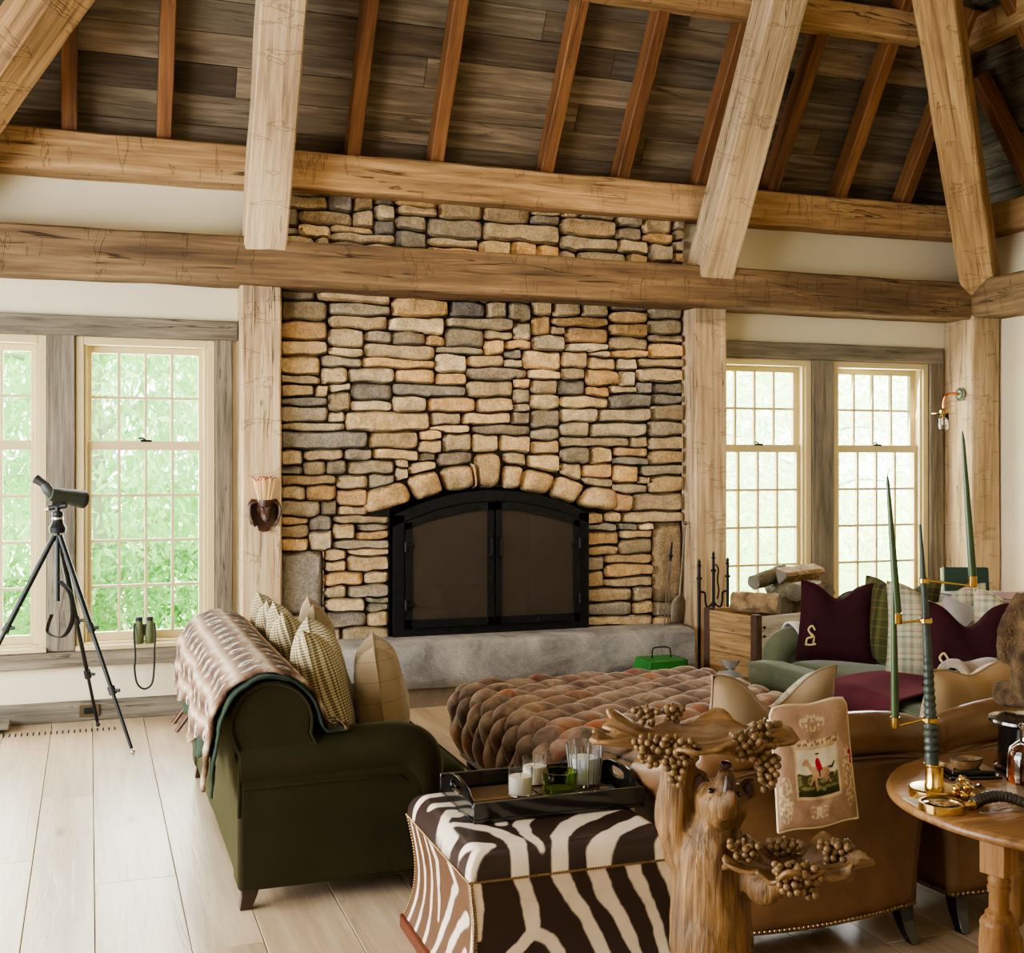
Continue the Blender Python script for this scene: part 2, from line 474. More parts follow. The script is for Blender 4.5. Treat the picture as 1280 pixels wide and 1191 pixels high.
def tuft_mat():
    N = NT('tufted_velvet'); v = N.obj()
    f = N.noise(v, 7, 5, 0.6, 0.6); g = N.noise(v, 3.2, 3, 0.5, 1.0)
    c = N.ramp(f, [(0.26, S(84,68,60)), (0.42, S(128,106,92)), (0.55, S(158,132,112)), (0.68, S(184,160,138)), (0.8, S(138,114,102))])
    c = N.mix(N.ramp(g, [(0.56, 0.0), (0.68, 0.7)]), c, S(172,98,46))
    g2 = N.noise(v, 9.3, 2, 0.5, 1.0)
    c = N.mix(N.ramp(g2, [(0.66, 0.0), (0.74, 0.6)]), c, S(150,60,50))
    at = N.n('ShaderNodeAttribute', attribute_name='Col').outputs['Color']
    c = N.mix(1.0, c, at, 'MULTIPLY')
    N.set(col=c, rough=0.7, sheen=0.7, sheenr=0.3, sheent=S(230,200,180), spec=0.2)
    N.bump(N.noise(v, 40, 3, 0.5, 1.5), 0.25, 0.01)
    return N.m
M['tuft'] = tuft_mat()
M['hide'] = attrmat('zebra_hide', rough=0.42, var=0.12, vs=10, bump=0.15, bs=120, bd=0.003, spec=0.4)
M['paint_attr'] = attrmat('woven_picture', rough=0.9, var=0.12, vs=30, bump=0.4, bs=260, bd=0.003, spec=0.1)
M['nail'] = plain('nailhead', S(150,124,88), 0.3, metal=1.0, var=0.1)
M['leg_dark'] = plain('dark_stained_wood', S(52,34,24), 0.4, var=0.2, vs=8, spec=0.5)
M['black_gloss'] = plain('black_lacquer', S(18,18,18), 0.16, var=0.05, coat=0.6)
M['red_wood'] = plain('mahogany', S(92,44,26), 0.35, var=0.2, vs=12)
M['inlay'] = plain('tray_inlay', S(150,120,80), 0.12, var=0.35, vs=3, metal=0.55)
M['carved'] = wood('carved_walnut', S(54,37,20), S(104,75,42), S(148,112,68), crack=0.5, axis=2, gs=3.0, rough=0.5, bump=0.6, spec=0.4)
M['leaf_wood'] = wood('carved_leaf_wood', S(84,60,34), S(122,90,54), S(150,116,74), crack=0.2, axis=0, gs=2.0, rough=0.38, bump=0.25, spec=0.5)
M['grape'] = plain('carved_grape', S(112,86,54), 0.42, var=0.3, vs=60, spec=0.4)
M['dark_carved'] = plain('dark_carved_wood', S(64,36,22), 0.38, var=0.35, vs=30, bump=0.3, bs=90)
M['match_stick'] = plain('pale_match_wood', S(232,196,142), 0.7, var=0.06)
M['match_tip'] = plain('red_match_tip', S(160,52,44), 0.7, var=0.1)
M['table_wood'] = wood('old_pine', S(84,56,32), S(126,90,54), S(156,118,76), crack=0.4, axis=0, gs=1.6, rough=0.34, bump=0.2, spec=0.5, knots=0.4)
M['turned_wood'] = wood('turned_pine', S(100,68,40), S(140,100,60), S(164,124,82), crack=0.5, axis=2, gs=2.0, rough=0.45, bump=0.25)
M['scope'] = plain('dark_green_rubber', S(52,58,50), 0.5, var=0.08)
M['bino'] = plain('olive_rubber', S(84,92,56), 0.6, var=0.1)
M['black_rubber'] = plain('black_rubber', S(26,27,26), 0.6, var=0.1)
M['strap'] = plain('webbing', S(40,42,40), 0.85, var=0.15)
M['candle_green'] = plain('green_candle_wax', S(52,72,34), 0.32, var=0.15, vs=10, sss=0.1)
M['horn'] = plain('dark_horn', S(54,62,54), 0.42, var=0.3, vs=18, spec=0.5, bump=0.3, bs=60)
M['horn_black'] = plain('black_horn', S(50,42,36), 0.4, var=0.35, vs=30, spec=0.5, bump=0.3, bs=80)
M['animal_fur'] = plain('brown_fur', S(70,54,38), 0.95, var=0.45, vs=26, bump=1.0, bs=150, bd=0.012, sheen=0.05, col2=S(112,88,62), spec=0.1)
M['bark'] = plain('split_log', S(122,96,66), 0.9, var=0.35, vs=14, bump=0.8, bs=40, bd=0.02, col2=S(172,144,106))
M['bark_grey'] = plain('log_bark', S(104,96,72), 0.95, var=0.4, vs=14, bump=1.0, bs=30, bd=0.03)
M['log_end'] = plain('log_end', S(118,112,100), 0.9, var=0.2, vs=20, bump=0.4)
M['crate'] = wood('crate_board', S(112,84,52), S(156,124,84), S(184,154,112), crack=0.6, axis=1, gs=1.4, bump=0.4, knots=0.5)
M['crate_pale'] = wood('crate_pale_board', S(150,142,132), S(190,182,172), S(206,198,188), crack=0.6, axis=0, gs=1.4, bump=0.4)
M['crate_edge'] = plain('crate_corner', S(72,50,36), 0.7, var=0.3, vs=12)
M['green_paint'] = plain('green_paint', S(38,112,40), 0.5, var=0.25, vs=6)
M['brass_dark'] = plain('bronze_plate', S(98,84,62), 0.45, metal=0.5, var=0.15)
M['rust'] = plain('rust', S(120,74,40), 0.8, var=0.2)
M['plastic'] = plain('clear_plastic', S(190,190,192), 0.25, var=0.1, trans=0.6, ior=1.1)
M['book_green'] = plain('green_cloth', S(32,58,46), 0.6, var=0.08)
M['gold'] = plain('gilt', S(206,172,96), 0.35, metal=0.8, var=0.1)
M['paper'] = plain('paper', S(214,208,196), 0.8, var=0.04)
M['plum_cover'] = plain('plum_cover', S(150,96,108), 0.5, var=0.05)
M['whisky'] = glass('amber_liquid', S(190,92,28), 0.0, 1.34)
M['stone_dish'] = plain('agate', S(128,98,66), 0.25, var=0.4, vs=30, coat=0.4)
M['leaf'] = None
def leaf_mat(name, a, b, c):
    N = NT(name)
    g = N.n('ShaderNodeTexCoord').outputs['Object']
    f = N.noise(g, 2.2, 4)
    col = N.ramp(f, [(0.3, a), (0.5, b), (0.7, c)])
    N.set(col=col, rough=0.55, spec=0.2)
    tl = N.n('ShaderNodeBsdfTranslucent', {'Color': col})
    mx = N.n('ShaderNodeMixShader', {0: 0.55, 1: N.b.outputs[0], 2: tl.outputs[0]})
    N.t.links.new(mx.outputs[0], N.out.inputs['Surface'])
    return N.m
M['leaf'] = leaf_mat('bright_leaf', S(124,182,104), S(172,216,146), S(206,234,184))
M['leaf_dark'] = leaf_mat('shrub_leaf', S(64,116,58), S(104,156,82), S(146,188,112))
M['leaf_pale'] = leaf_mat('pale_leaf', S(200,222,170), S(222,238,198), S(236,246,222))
M['lawn'] = plain('sunlit_lawn', S(186,214,146), 0.9, var=0.2, vs=3)
# ------------------------------------------------------------------ timbers
def timber(name, p0, p1, w, h, m, amp=0.006, roll=0.0, ch=0.012, side=None):
    """hewn timber from p0 to p1 (centre line); w across, h along the local z"""
    p0 = Vector(p0); p1 = Vector(p1); L = (p1-p0).length
    x = (p1-p0).normalized()
    up = Vector(side) if side is not None else (Vector((0,0,1)) if abs(x.z) < 0.95 else Vector((0,-1,0)))
    z = (up - x*up.dot(x)).normalized(); y = z.cross(x)
    n = max(4, int(L/0.11))
    a, b = w/2, h/2
    prof = []
    for sx, sz in ((-1,-1),(1,-1),(1,1),(-1,1)):
        pass
    def line(q0, q1, k):
        return [(ease(q0[0],q1[0],i/k), ease(q0[1],q1[1],i/k)) for i in range(k)]
    c = ch
    cs = [(-a+c,-b),(a-c,-b),(a,-b+c),(a,b-c),(a-c,b),(-a+c,b),(-a,b-c),(-a,-b+c)]
    for i in range(8):
        prof += line(cs[i], cs[(i+1) % 8], 3 if i % 2 == 0 else 1)
    sd = random.uniform(0, 100)
    np_ = len(prof); vs = []; fs = []
    for i in range(n+1):
        t = i/n*L
        for (py, pz) in prof:
            q = Vector((t*2.6+sd, py*5, pz*5)); d = noise.noise_vector(q)
            d2 = noise.noise_vector(Vector((t*0.7+sd, py*1.5, pz*1.5)))
            k = amp*0.8; k2 = amp*1.1
            vs.append((t, py+d.y*k+d2.y*k2, pz+d.z*k+d2.z*k2))
    for i in range(n):
        for k in range(np_):
            k2 = (k+1) % np_
            fs.append((i*np_+k, i*np_+k2, (i+1)*np_+k2, (i+1)*np_+k))
    fs.append(tuple(range(np_-1, -1, -1))); fs.append(tuple(range(n*np_, (n+1)*np_)))
    mb = MB(); mb.add(vs, fs)
    ob = mb.build(name, m, angle=32)
    Mx = Matrix(((x.x,y.x,z.x,p0.x),(x.y,y.y,z.y,p0.y),(x.z,y.z,z.z,p0.z),(0,0,0,1)))
    ob.matrix_world = Mx
    return struct(ob)

# posts
timber('pillar', (1.062, 8.075, 0), (1.062, 8.075, 2.82), 0.26, 0.25, M['timber_pale'])
timber('pillar', (4.375, 8.075, 0), (4.375, 8.075, 2.82), 0.27, 0.25, M['timber_pale'])
timber('pillar', (6.775, 7.975, 0), (6.775, 7.975, 2.82), 0.27, 0.35, M['timber_pale'])
# tie beams and wall plates
timber('beam', (-3.2, 7.97, 2.945), (6.66, 7.97, 2.945), 0.30, 0.295, M['timber_tie'], amp=0.012)
timber('beam', (6.79, 8.10, 2.955), (6.79, 1.0, 2.955), 0.29, 0.30, M['timber_tie'], amp=0.010)
timber('beam', (-3.2, 8.07, 3.585), (6.82, 8.07, 3.585), 0.28, 0.25, M['timber'], amp=0.011)
timber('beam', (6.93, 8.15, 3.585), (6.93, 1.0, 3.585), 0.28, 0.25, M['timber'], amp=0.011)
# big sloping principals and the hips
timber('beam', (1.075, 7.93, 3.07), (1.075, 6.30, 5.98), 0.27, 0.24, M['timber_pale'])
timber('beam', (4.355, 7.93, 3.07), (4.355, 6.26, 5.98), 0.28, 0.26, M['timber_pale'])
timber('beam', (6.74, 7.83, 3.08), (5.10, 6.46, 5.25), 0.27, 0.27, M['timber'], amp=0.010)
timber('beam', (-1.06, 7.83, 3.08), (0.59, 6.47, 5.26), 0.27, 0.27, M['timber'], amp=0.010)
# purlins
timber('beam', (-0.05, 7.27, 4.80), (5.72, 7.27, 4.80), 0.16, 0.20, M['timber'])
timber('beam', (6.22, 7.42, 4.83), (6.22, 1.5, 4.83), 0.16, 0.20, M['timber'])
# common rafters
SL = 1.5
for x in (-0.72, -0.117, 0.451, 1.68, 2.26, 3.078, 3.672, 4.308, 4.926, 5.537, 6.137):
    top = 6.3 if x < 5.2 else 3.72 + SL*max(0.3, (6.95-x)) + 0.05
    k = (top-3.70)/SL
    timber('rafter_beam', (x, 8.10, 3.66), (x, 8.06-k, top), 0.095, 0.14, M['rafter'], amp=0.004, ch=0.006, side=(0,-1,0.66))
for y in (7.42, 6.82, 6.2, 5.6, 5.0):
    top = 3.72 + SL*max(0.3, (8.0-y)) if y > 6.3 else 6.3
    k = (top-3.70)/SL
    timber('rafter_beam', (7.0, y, 3.66), (6.96-k, y, top), 0.095, 0.14, M['rafter'], amp=0.004, ch=0.006, side=(-1,0,0.66))

# ------------------------------------------------------------------ roof boards
def board_tint():
    k = random.uniform(0.65, 1.35); w = random.uniform(-0.06, 0.06)
    if random.random() < 0.14: k *= 0.5
    return (k*(1+w), k, k*(1-w))
def roof_slope(name, m, fn, L0, L1, ncourse, cw, lim):
    mb = MB()
    for i in range(ncourse):
        k0 = i*cw; k1 = k0+cw-0.004
        a, b = lim(k0)
        x = a
        while x < b:
            ln = random.uniform(1.4, 3.6); x2 = min(b, x+ln)
            dz = random.uniform(-0.004, 0.004)
            v = [fn(xx, kk, o+dz) for o in (0.0, 0.03) for (xx, kk) in ((x,k0),(x2-0.004,k0),(x2-0.004,k1),(x,k1))]
            f = [(3,2,1,0),(4,5,6,7),(0,1,5,4),(1,2,6,5),(2,3,7,6),(3,0,4,7)]
            mb.add(v, f, None, board_tint()); x = x2
    return struct(mb.build(name, m))
q = math.sqrt(1+SL*SL)
def back_fn(x, k, o):    # k metres up the slope
    return (x, 8.22 - k/q - 0 + o*SL/q, 3.70 + k*SL/q + o/q)
def right_fn(y, k, o):
    return (7.12 - k/q + o*SL/q, y, 3.70 + k*SL/q + o/q)
roof_slope('ceiling', M['roof_board'], back_fn, -3, 7, 36, 0.20, lambda k: (-3.2, 7.25-k/q) if k < 6 else (-3.2, 3.5))
roof_slope('ceiling', M['roof_board_y'], right_fn, 1, 8, 36, 0.20, lambda k: (0.0, 8.3-k/q))
mb = MB()      # roof covering above the boards with the eaves outside, and the far slope
mb.add([(-6,9.1,2.75),(8.1,9.1,2.75),(8.1,9.1,2.82),(-6,9.1,2.82),(-6,4.35,9.85),(8.1,4.35,9.85),(8.1,4.35,9.95),(-6,4.35,9.95)],
       [(3,2,1,0),(4,5,6,7),(0,1,5,4),(1,2,6,5),(2,3,7,6),(3,0,4,7)])
struct(mb.build('roof', M['roof_board_y']))
mb = MB()
mb.box(7.3, 7.36, -1, 9.1, 3.3, 9.9); struct(mb.build('wall_gable', M['plaster']))
mb = MB()
mb.add([(-6,4.35,9.85),(8.1,4.35,9.85),(8.1,-3.0,3.4),(-6,-3.0,3.4)], [(0,1,2,3)]); struct(mb.build('ceiling_rear', M['plaster']))

# ------------------------------------------------------------------ walls with window openings
def wall_x(name, x0, x1, y0, y1, z0, z1, holes):
    mb = MB(); xs = x0
    for (a, b, c, d) in holes:
        if a > xs: mb.box(xs, a, y0, y1, z0, z1)
        mb.box(a, b, y0, y1, z0, c); mb.box(a, b, y0, y1, d, z1); xs = b
    if x1 > xs: mb.box(xs, x1, y0, y1, z0, z1)
    return struct(mb.build(name, M['plaster']))
WZ0, WZ1 = 0.455, 2.455
WINL = [(-1.135, -0.255), (-0.083, 0.782)]
WINR = [(4.478, 5.362), (5.560, 6.475)]
wall_x('wall_left_bay', -3.3, 1.19, 8.15, 8.36, 0, 3.48, [(a, b, WZ0, WZ1) for a, b in WINL])
wall_x('wall_right_bay', 4.24, 7.1, 8.15, 8.36, 0, 3.48, [(a, b, WZ0, WZ1) for a, b in WINR])
mb = MB(); mb.box(6.93, 7.13, -2.7, 8.36, 0, 3.48); struct(mb.build('wall_right', M['plaster']))
mb = MB(); mb.box(-3.5, 7.13, -2.9, -2.7, 0, 6.0); struct(mb.build('wall_rear', M['plaster']))
mb = MB()      # far left wall, out of view, with two tall window openings
for (a, b, c, d) in ((-2.7, 1.6, 0, 3.5), (1.6, 3.9, 0, 0.45), (1.6, 3.9, 2.5, 3.5), (3.9, 4.7, 0, 3.5), (4.7, 7.0, 0, 0.45), (4.7, 7.0, 2.5, 3.5), (7.0, 8.36, 0, 3.5)):
    mb.box(-3.5, -3.3, a, b, c, d)
mb.add([(-3.5,-2.9,3.5),(-3.5,8.4,3.5),(-3.5,4.35,9.9)], [(0,1,2)]); struct(mb.build('wall_left', M['plaster']))

# ------------------------------------------------------------------ windows
def window(i, x0, x1):
    ro = bpy.data.objects.new('window_%d' % i, None); COL.objects.link(ro); ro.location = (x0, 8.15, WZ0); struct(ro)
    W = x1-x0; H = WZ1-WZ0
    m = M['cream_paint']
    f = MB(); t = 0.05
    f.box(0, t, -0.02, 0.16, 0, H).box(W-t, W, -0.02, 0.16, 0, H).box(t, W-t, -0.02, 0.16, H-t, H).box(t, W-t, -0.02, 0.16, 0, 0.045)
    f.box(t, t+0.02, 0.0, 0.03, 0.045, H-t).box(W-t-0.02, W-t, 0.0, 0.03, 0.045, H-t)
    f.box(-0.0, W, -0.07, -0.02, -0.0, 0.028)
    f.build('window_frame', m, ro, bevel=0.004)
    def sash(name, z0, z1, y, rows, bot, topr, inset):
        a = t+inset; b = W-t-inset
        s = MB(); st = 0.048-inset*0.5
        s.box(a, a+st, y, y+0.04, z0, z1).box(b-st, b, y, y+0.04, z0, z1)
        s.box(a+st, b-st, y, y+0.04, z0, z0+bot).box(a+st, b-st, y, y+0.04, z1-topr, z1)
        so = s.build(name, m, ro, bevel=0.003)
        g0, g1, h0, h1 = a+st, b-st, z0+bot, z1-topr
        for k in range(1, 4):
            x = ease(g0, g1, k/4); mu = MB(); mu.box(x-0.009, x+0.009, y+0.006, y+0.034, h0, h1); mu.build('muntin', m, so)
        for k in range(1, rows):
            z = ease(h0, h1, k/rows); mu = MB(); mu.box(g0, g1, y+0.007, y+0.033, z-0.009, z+0.009); mu.build('muntin', m, so)
        gl = MB(); gl.box(g0, g1, y+0.018, y+0.022, h0, h1); gl.build('glass_pane', M['pane'], so)
    sash('upper_sash', 1.285, H-t, 0.085, 2, 0.045, 0.045, 0.0)
    sash('lower_sash', 0.045, 1.335, 0.035, 4, 0.055, 0.06, 0.0)
    l = MB(); l.tube([(W/2-0.035, 0.03, 1.337), (W/2+0.035, 0.03, 1.337)], 0.008, 8); l.tube([(W/2, 0.03, 1.337), (W/2-0.02, 0.015, 1.352), (W/2-0.05, 0.012, 1.354)], 0.006, 8)
    l.build('sash_lock', M['dark_metal'], ro)
def pane_mat():
    N = NT('window_pane')
    tr = N.n('ShaderNodeBsdfTransparent'); gl = N.n('ShaderNodeBsdfGlossy', {'Roughness': 0.02})
    mx = N.n('ShaderNodeMixShader', {0: 0.06, 1: tr.outputs[0], 2: gl.outputs[0]})
    N.t.links.new(mx.outputs[0], N.out.inputs['Surface']); return N.m
M['pane'] = pane_mat()
for i, (a, b) in enumerate(WINL + WINR): window(i+1, a, b)

# weathered trim boards
_tn = [0]
def trim(x0, x1, z0, z1, y0=8.105, y1=8.165, m='grey_board', up=False):
    _tn[0] += 1
    if up: o = timber('trim_%d' % _tn[0], ((x0+x1)/2, (y0+y1)/2, z0), ((x0+x1)/2, (y0+y1)/2, z1), x1-x0, y1-y0, M[m], amp=0.003, ch=0.005)
    else: o = timber('trim_%d' % _tn[0], (x0, (y0+y1)/2, (z0+z1)/2), (x1, (y0+y1)/2, (z0+z1)/2), y1-y0, z1-z0, M[m], amp=0.003, ch=0.005)
    return o
trim(-3.0, 0.925, 2.458, 2.585)
trim(-0.252, -0.086, 0.46, 2.456, up=True)
trim(0.785, 0.895, 0.46, 2.456, up=True)
trim(-3.0, 0.925, 0.355, 0.452, y0=8.09)
trim(-3.0, 0.925, 0.0, 0.13, y0=8.125)
trim(4.515, 6.60, 2.458, 2.585)
trim(5.365, 5.557, 0.46, 2.456, up=True)
trim(6.478, 6.60, 0.46, 2.456, up=True)
trim(4.515, 6.62, 0.355, 0.452, y0=8.09)
trim(4.515, 6.62, 0.0, 0.13, y0=8.125)

# ------------------------------------------------------------------ floor of wide boards
mb = MB(); x = -4.0
while x < 7.2:
    w = random.choice((0.24, 0.27, 0.29, 0.31)); y = -2.7 - random.uniform(0, 2)
    while y < 8.2:
        y2 = min(8.2, y+random.uniform(1.6, 3.4))
        k = random.uniform(0.86, 1.04); t = random.uniform(-0.02, 0.03)
        mb.box(x, x+w-0.003, max(y, -2.7), y2-0.002, -0.04, 0.0, None, (k, k*(1-t*0.5), k*(1-t)))
        y = y2
    x += w
fl = struct(mb.build('floor', M['floor'], bevel=0.0015, seg=1))
mb = MB(); mb.box(-4, 7.2, -2.7, 8.3, -0.09, -0.042); struct(mb.build('floor_base', M['mortar']))
# slotted floor vent cut along the wall
for k in range(22):
    pass
vt = thing('floor_vent', 'row of dark slots cut in the floor boards under the left windows', 'vent', (-0.24, 7.84, 0.0))
for k in range(22):
    mb = MB(); x = -0.22 + k*0.0335 - 0.1
    mb.box(x, x+0.009, -0.045, 0.045, 0.0002, 0.0016); mb.build('slot', M['mortar'], vt)
ou = thing('wall_outlet', 'bronze power outlet set in the grey baseboard', 'outlet', (0.0, 8.125, 0.067))
mb = MB(); mb.box(-0.062, 0.062, -0.012, 0.0, -0.038, 0.038); mb.build('cover_plate', M['brass_dark'] if 'brass_dark' in M else M['rust'], ou, bevel=0.004)
mb = MB(); mb.box(-0.034, 0.034, -0.016, -0.01, -0.02, 0.02); mb.build('socket', M['dark_metal'], ou, bevel=0.003)

# ------------------------------------------------------------------ stone chimney breast
SX0, SX1, SZ0, SZ1 = 1.195, 4.235, 0.0, 3.50
FX0, FX1, FZ0, FS, FA = 1.965, 3.415, 0.44, 1.285, 1.455    # fire opening: sides, sill, spring, crown
def arch_z(x):
    u = (x-(FX0+FX1)/2)/((FX1-FX0)/2)
    return FA - (FA-FS)*u*u
PAL = [S(186,158,118), S(176,150,112), S(194,168,126), S(168,148,116), S(158,140,112), S(188,152,104), S(202,176,136), S(172,150,118), S(150,136,114), S(184,150,108), S(178,160,130), S(140,126,106)]
WALLY = 8.125
mbS = MB()
def stone(cols, y_out, col, nv=10, p=3.2, bulge=0.030, rnd=0.06):
    """cols: list of (x, zb, zt) across the stone"""
    n = len(cols); vs = []; fs = []
    cx = sum(c[0] for c in cols)/n; cz = sum((c[1]+c[2])/2 for c in cols)/n
    w = cols[-1][0]-cols[0][0]; h = sum(c[2]-c[1] for c in cols)/n
    g = random.uniform(0.0015, 0.004)
    sd = random.uniform(0, 200); tilt = random.uniform(-0.012, 0.012); out = random.uniform(-0.018, 0.022)
    kx = min(0.08, 0.018/max(w, 0.03)*1.6); kz = min(0.20, 0.016/max(h, 0.02)*0.9)
    for i, (x, zb, zt) in enumerate(cols):
        u = -1+2*i/(n-1)
        for j in range(nv):
            v = -1+2*j/(nv-1)
            u_ = u*(1-kx*abs(v)**4); v_ = v*(1-kz*abs(u)**6)
            xx = cx+(x-cx)*(u_/u if abs(u) > 1e-6 else 1)*(1-2*g/max(w, .02))
            mid = (zb+zt)/2; hh = (zt-zb)/2-g
            zz = mid+v_*hh
            e = max(0.0, (1-abs(u)**(8+w*24)))**0.4*max(0.0, (1-abs(v)**8))**0.4
            d = noise.noise(Vector((xx*7+sd, zz*9, sd)))*0.012 + noise.noise(Vector((xx*20+sd, zz*24, sd)))*0.005
            y = y_out - (bulge*e + out*min(1, e*1.5) + d*e + tilt*v*e) if e > 0 else y_out+0.035
            if i in (0, n-1) or j in (0, nv-1): y = y_out+0.028
            xx += noise.noise(Vector((xx*9, zz*9+sd, 3)))*0.006; zz += noise.noise(Vector((xx*9+sd, zz*9, 7)))*0.006
            vs.append((xx, y, zz))
    for i in range(n-1):
        for j in range(nv-1):
            a = i*nv+j; fs.append((a, a+nv, a+nv+1, a+1))
    mbS.add(vs, fs, None, col)
def scol(z, x):
    c = random.choice(PAL); k = random.uniform(0.78, 1.18)
    if random.random() < 0.08: c = S(128,120,108)
    if z < 0.9 and random.random() < 0.35: c = random.choice((S(128,118,104), S(146,132,112)))
    return tuple(v*k for v in c)
RES = 0.01
NX = int(round((SX1-SX0)/RES))
sky = np.zeros(NX)
xs_ = SX0+(np.arange(NX)+0.5)*RES
# two tall slabs
def slab(xa, xb, za, zb_, col):
    n = max(4, int((xb-xa)/0.03)); stone([(ease(xa,xb,i/(n-1)), za, zb_) for i in range(n)], WALLY, col, nv=14, bulge=0.02)
sky[:] = 0.14
blocked = (xs_ > FX0) & (xs_ < FX1)
sky[blocked] = 99
# flat slabs standing low at the two sides
def run(maxz, x0, x1):
    """fill columns between x0 and x1 up to maxz with coursed rubble"""
    idx = np.where((xs_ > x0) & (xs_ < x1))[0]
    guard = 0
    while guard < 3000:
        guard += 1
        s = sky[idx]; k = int(np.argmin(s)); z = s[k]
        if z >= maxz-0.012: break
        # segment of nearly equal height round k
        a = k
        while a > 0 and abs(s[a-1]-s[a]) < 0.02 and s[a-1]-z < 0.05: a -= 1
        b = k
        while b < len(s)-1 and abs(s[b+1]-s[b]) < 0.02 and s[b+1]-z < 0.05: b += 1
        seg = b-a+1
        want = int(random.choice((0.16, 0.22, 0.27, 0.3, 0.34, 0.4, 0.46, 0.52))*random.uniform(0.85, 1.15)/RES)
        if seg <= want*1.35 or seg < 14: w0, w1 = a, b
        else:
            if random.random() < 0.5: w0, w1 = a, a+want-1
            else: w0, w1 = b-want+1, b
            if w0-a < 9 and w0 != a: w0 = a
            if b-w1 < 9 and w1 != b: w1 = b
        base = s[w0:w1+1]
        wid = (w1-w0+1)*RES
        hgt = random.choice((0.06, 0.075, 0.09, 0.10, 0.11, 0.12, 0.135))
        if wid < 0.13: hgt = min(hgt, 0.085)
        nb = []
        if w0 > 0: nb.append(s[w0-1])
        if w1 < len(s)-1: nb.append(s[w1+1])
        top = float(base.mean())+hgt
        for h2 in nb:
            if h2 < 50 and abs(h2-top) < 0.03: top = h2; break
        if maxz-top < 0.045: top = maxz
        top = max(top, float(base.max())+0.028)
        sl = random.uniform(-0.008, 0.008)
        n = max(8, int(wid/0.018))
        cols = []
        for i in range(n):
            t = i/(n-1); p = int(round(w0+t*(w1-w0)))
            xa = xs_[idx[p]] + (RES/2 if i == n-1 else (-RES/2 if i == 0 else 0))
            cols.append((xa, float(s[p]), top+sl*(t-0.5)*2+0.004*math.sin(t*7+z*30)))
        stone(cols, WALLY, scol(top, xs_[idx[w0]]))
        for p in range(w0, w1+1):
            t = (p-w0)/max(1, w1-w0)
            sky[idx[p]] = top+sl*(t-0.5)*2+0.004*math.sin(t*7+z*30)
# left and right of the opening
slab(1.20, 1.50, 0.62, 1.05, S(146,138,126))
slab(3.985, 4.23, 0.60, 1.20, S(138,118,92))
# below/around the slabs
idx_l = (xs_ < 1.50); idx_r = (xs_ > 3.985)
run(0.62, SX0, 1.50); sky[idx_l] = 1.05
run(0.60, 3.985, SX1); sky[idx_r] = 1.20
run(1.06, 1.50, FX0); run(1.20, FX1, 3.985)
run(FS, SX0, FX0); run(FS, FX1, SX1)
# arch stones: radial voussoirs and a tall keystone
cxm = (FX0+FX1)/2
vx = [FX0-0.06, FX0+0.19, FX0+0.40, FX0+0.62, cxm-0.115, cxm+0.095, FX1-0.50, FX1-0.275, FX1-0.07, FX1+0.14]
def poly_stone(P, col, bulge=0.05):
    """P: 4 corners bl, br, tr, tl -> pillow stone"""
    n, m_ = 10, 10; vs = []; fs = []; sd = random.uniform(0, 99)
    c = [sum(p[0] for p in P)/4, sum(p[1] for p in P)/4]
    for i in range(n):
        for j in range(m_):
            u = -1+2*i/(n-1); v = -1+2*j/(m_-1)
            u2 = u*(1-0.16*v**4); v2 = v*(1-0.16*u**4)
            a, b = (u2+1)/2, (v2+1)/2
            x = ease(ease(P[0][0],P[1][0],a), ease(P[3][0],P[2][0],a), b); z = ease(ease(P[0][1],P[1][1],a), ease(P[3][1],P[2][1],a), b)
            x = c[0]+(x-c[0])*0.96; z = c[1]+(z-c[1])*0.96
            e = max(0, 1-abs(u)**4)**0.5*max(0, 1-abs(v)**4)**0.5
            y = WALLY - bulge*e - noise.noise(Vector((x*8, z*8, sd)))*0.02*e
            if i in (0, n-1) or j in (0, m_-1): y = WALLY+0.045
            vs.append((x + noise.noise(Vector((x*10, z*10, sd)))*0.008, y, z + noise.noise(Vector((x*10, z*10, sd+5)))*0.008))
    for i in range(n-1):
        for j in range(m_-1):
            a = i*m_+j; fs.append((a, a+m_, a+m_+1, a+1))
    mbS.add(vs, fs, None, col)
for i in range(len(vx)-1):
    a, b = vx[i], vx[i+1]
    key = i == 4
    hh = 0.275 if key else (0.17, 0.19, 0.195, 0.20, 0, 0.19, 0.18, 0.18, 0.17)[i]
    za, zb_ = (arch_z(min(max(t, FX0), FX1)) for t in (a, b))
    ta = (a-cxm)*0.16; tb = (b-cxm)*0.16
    P = [(a, za+0.01), (b, zb_+0.01), (b+tb, zb_+hh), (a+ta, za+hh)]
    if i == 0: P[0] = (a+ta*1.1, za-0.005)
    if i == len(vx)-2: P[1] = (b+tb*1.1, zb_-0.005)
    if key: P = [(a+0.02, za+0.01), (b-0.02, zb_+0.01), (b+0.005, zb_+hh), (a-0.01, za+hh)]
    poly_stone(P, random.choice((S(176,146,106), S(168,142,106), S(184,156,118))), 0.055)
    for k in range(NX):
        if a+ta*0.7 <= xs_[k] <= b+tb*0.7:
            t = (xs_[k]-a-ta)/(b+tb-a-ta); sky[k] = ease(za, zb_, t)+hh
for k in range(NX):
    if sky[k] > 50: sky[k] = arch_z(xs_[k])+0.15
run(SZ1, SX0, SX1)
struct(mbS.build('wall_fireplace', M['stone'], angle=60, fix=False))
mb = MB()
mb.box(SX0-0.05, FX0-0.0, 8.16, 8.40, 0, SZ1).box(FX1, SX1+0.05, 8.16, 8.40, 0, SZ1).box(FX0, FX1, 8.16, 8.40, FA+0.02, SZ1)
struct(mb.build('wall_backing', M['mortar']))
